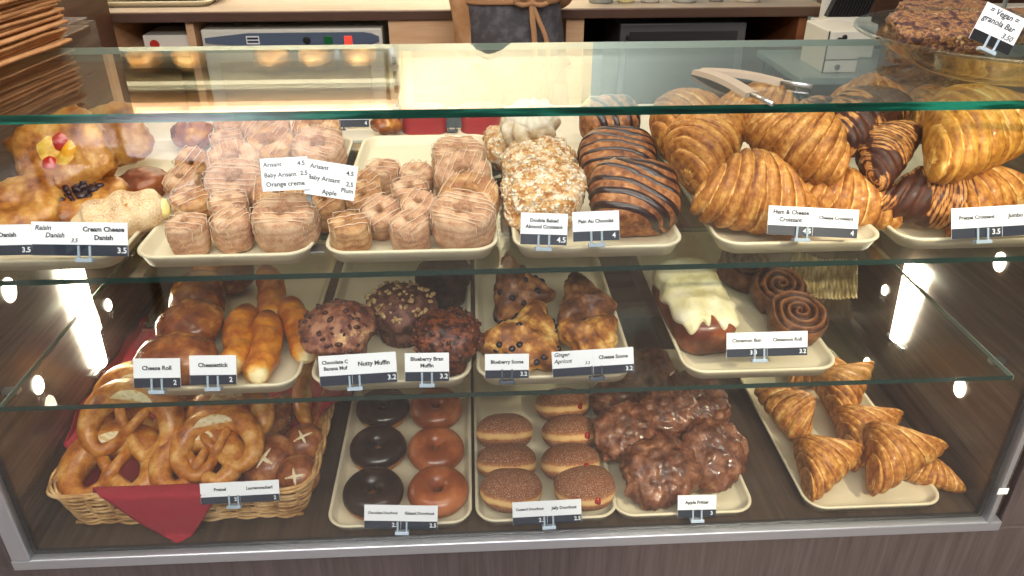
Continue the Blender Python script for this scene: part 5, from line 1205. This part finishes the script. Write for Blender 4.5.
# ------------------------------------------------------------------ pastries nudged apart so that they touch rather than pass through each other
NUDGE = {
    'almond_croissant': (-0.0011, 0.0002, 0), 'almond_croissant.001': (-0.0004, -0.013, 0), 'almond_croissant.002': (-0.0022, 0.0038, 0),
    'almond_croissant.003': (-0.0035, 0.0125, 0.018), 'apple_fritter': (-0.0078, -0.0093, 0), 'apple_fritter.001': (0.0124, -0.004, 0),
    'apple_fritter.002': (-0.0092, 0.0092, 0.018), 'apple_fritter.003': (0.004, 0.0124, 0.018), 'apple_fritter.004': (0.0011, -0, 0), 'apple_fritter.005':
    (0.0023, 0.0024, 0), 'baby_ring_pastry': (-0.0032, -0.0006, 0), 'baby_ring_pastry.001': (0.001, 0.0006, 0), 'baby_ring_pastry.002': (0.0048, -0.0016,
    0), 'baby_ring_pastry.004': (0.001, -0.013, 0), 'baby_ring_pastry.005': (-0.0093, 0.0033, 0), 'baby_ring_pastry.006': (-0.0018, -0.0013, 0),
    'baby_ring_pastry.008': (0.0122, -0.0046, 0), 'baby_ring_pastry.009': (-0.0083, -0.01, 0), 'baby_ring_pastry.010': (0.0028, -0.0097, 0),
    'baby_ring_pastry.011': (0.0053, 0.0061, 0), 'baby_ring_pastry.012': (-0.0001, 0.0041, 0), 'baby_ring_pastry.013': (0.0086, 0.0072, 0),
    'baby_ring_pastry.014': (-0.0006, 0.0032, 0), 'baby_ring_pastry.015': (-0.005, -0.0002, 0), 'baby_ring_pastry.016': (-0.0031, 0.0116, 0),
    'baby_ring_pastry.017': (0.0045, -0.0004, 0), 'brown_danish': (0.0005, 0.001, 0), 'cheese_croissant': (-0.0118, -0.0056, 0), 'cheese_roll': (-0.0047,
    -0.0121, 0), 'cheese_roll.001': (-0.0045, 0.003, 0), 'cheese_roll.002': (-0.007, -0.0001, 0), 'cheese_roll.003': (0.0014, 0.0129, 0), 'cheese_stick':
    (0.0073, -0.0108, 0), 'cheese_stick.001': (0.0126, -0.0034, 0), 'cheese_stick.002': (-0.0047, 0.0043, 0), 'cheese_stick.003': (-0.0034, 0.0126, 0),
    'chocolate_croissant': (-0.0025, -0.0127, 0), 'chocolate_croissant.001': (-0.0115, -0.0061, 0.018), 'chocolate_croissant.002': (-0.0018, 0.0129,
    0.018), 'chocolate_pastry': (0.0011, -0.0002, 0), 'chocolate_pastry.001': (0.0012, -0.0022, 0), 'cinnamon_roll': (-0.0001, -0.0022, 0),
    'cinnamon_roll.001': (0.0042, -0.0092, 0), 'cinnamon_roll.002': (-0.0042, 0.0114, 0), 'cream_cheese_danish': (0.0081, -0.0101, 0), 'filled_doughnut':
    (0.0015, -0.0088, 0), 'filled_doughnut.001': (-0.0013, 0.0055, 0), 'filled_doughnut.002': (-0.0001, 0.013, 0), 'filled_doughnut.003': (0.005, -0.0088,
    0), 'filled_doughnut.004': (-0.0127, -0.0027, 0), 'filled_doughnut.005': (-0.0032, 0.0041, 0), 'filled_doughnut.006': (-0.0016, 0.0129, 0),
    'fruit_danish': (-0.0012, 0.0129, 0.018), 'glazed_danish': (-0.0015, -0.0128, 0), 'ham_cheese_croissant': (0.005, -0.012, 0),
    'ham_cheese_croissant.001': (-0.0126, 0.0034, 0.018), 'ham_cheese_croissant.002': (0.0018, 0.0079, 0.011), 'ham_cheese_croissant.003': (0.0063,
    0.0113, 0.018), 'ham_cheese_croissant.004': (-0.0092, -0.0092, 0.018), 'jumbo_croissant': (0.0017, -0.003, 0.018), 'muffin': (-0.004, -0.0124,
    0.0121), 'muffin.001': (0.0046, 0.0122, 0), 'muffin.002': (0.0002, -0.0111, 0), 'plain_croissant': (0.009, 0.0094, 0.018), 'plain_croissant.001':
    (0.0018, -0.0125, 0), 'plain_croissant.003': (-0.0124, -0.0038, 0), 'plain_croissant.004': (0.0029, -0.0093, 0.018), 'plain_croissant.005': (0.0011,
    -0.0016, 0), 'plain_croissant.006': (0.0056, 0.0117, 0), 'plain_croissant.008': (0.0002, 0.0066, 0), 'pretzel': (0, -0.0129, 0), 'pretzel.001':
    (-0.0092, 0.0092, 0.018), 'pretzel.002': (-0.013, 0.0009, 0.0077), 'pretzel.003': (0.0012, 0.0065, 0), 'pretzel.004': (0.0013, -0.0129, 0.0143),
    'pretzel.005': (0.0084, -0.0099, 0.018), 'pretzel.006': (0.0052, 0.0119, 0.018), 'pretzel.007': (0.0042, 0.0123, 0.0055), 'pretzel_bun': (0.009,
    -0.0087, 0), 'pretzel_bun.001': (0.003, -0.0125, 0), 'pretzel_bun.002': (0.0046, -0.0079, 0), 'pretzel_stick': (-0.0037, 0.0125, 0.018),
    'pretzel_stick.001': (0, 0.013, 0), 'raisin_danish': (0.0125, 0.0036, 0), 'ring_doughnut.002': (-0.0011, 0.0001, 0), 'ring_doughnut.005': (0.0011,
    -0.0001, 0), 'ring_pastry': (0.0008, -0.0069, 0), 'ring_pastry.001': (0.0011, 0.0026, 0), 'ring_pastry.002': (-0.0061, 0.0115, 0), 'ring_pastry.003':
    (-0.0035, 0.0009, 0), 'ring_pastry.004': (-0.0018, 0.0129, 0), 'ring_pastry.005': (-0.0059, 0.0009, 0), 'ring_pastry.006': (0.0108, -0.002, 0),
    'ring_pastry.007': (0.0077, 0.0004, 0), 'ring_pastry.008': (0.0002, -0.013, 0), 'ring_pastry.009': (0.0091, 0.0044, 0), 'ring_pastry.010': (0.0018,
    0.0129, 0), 'ring_pastry.011': (-0.0006, 0.011, 0), 'scone': (-0.0009, -0.013, 0), 'scone.001': (0.0025, 0.0128, 0.018), 'scone.003': (0.0053,
    -0.0015, 0), 'seeded_roll': (-0.006, -0.0048, 0)}
for k, v in NUDGE.items():
    if k in bpy.data.objects: bpy.data.objects[k].location += Vector(v)
# end nudge
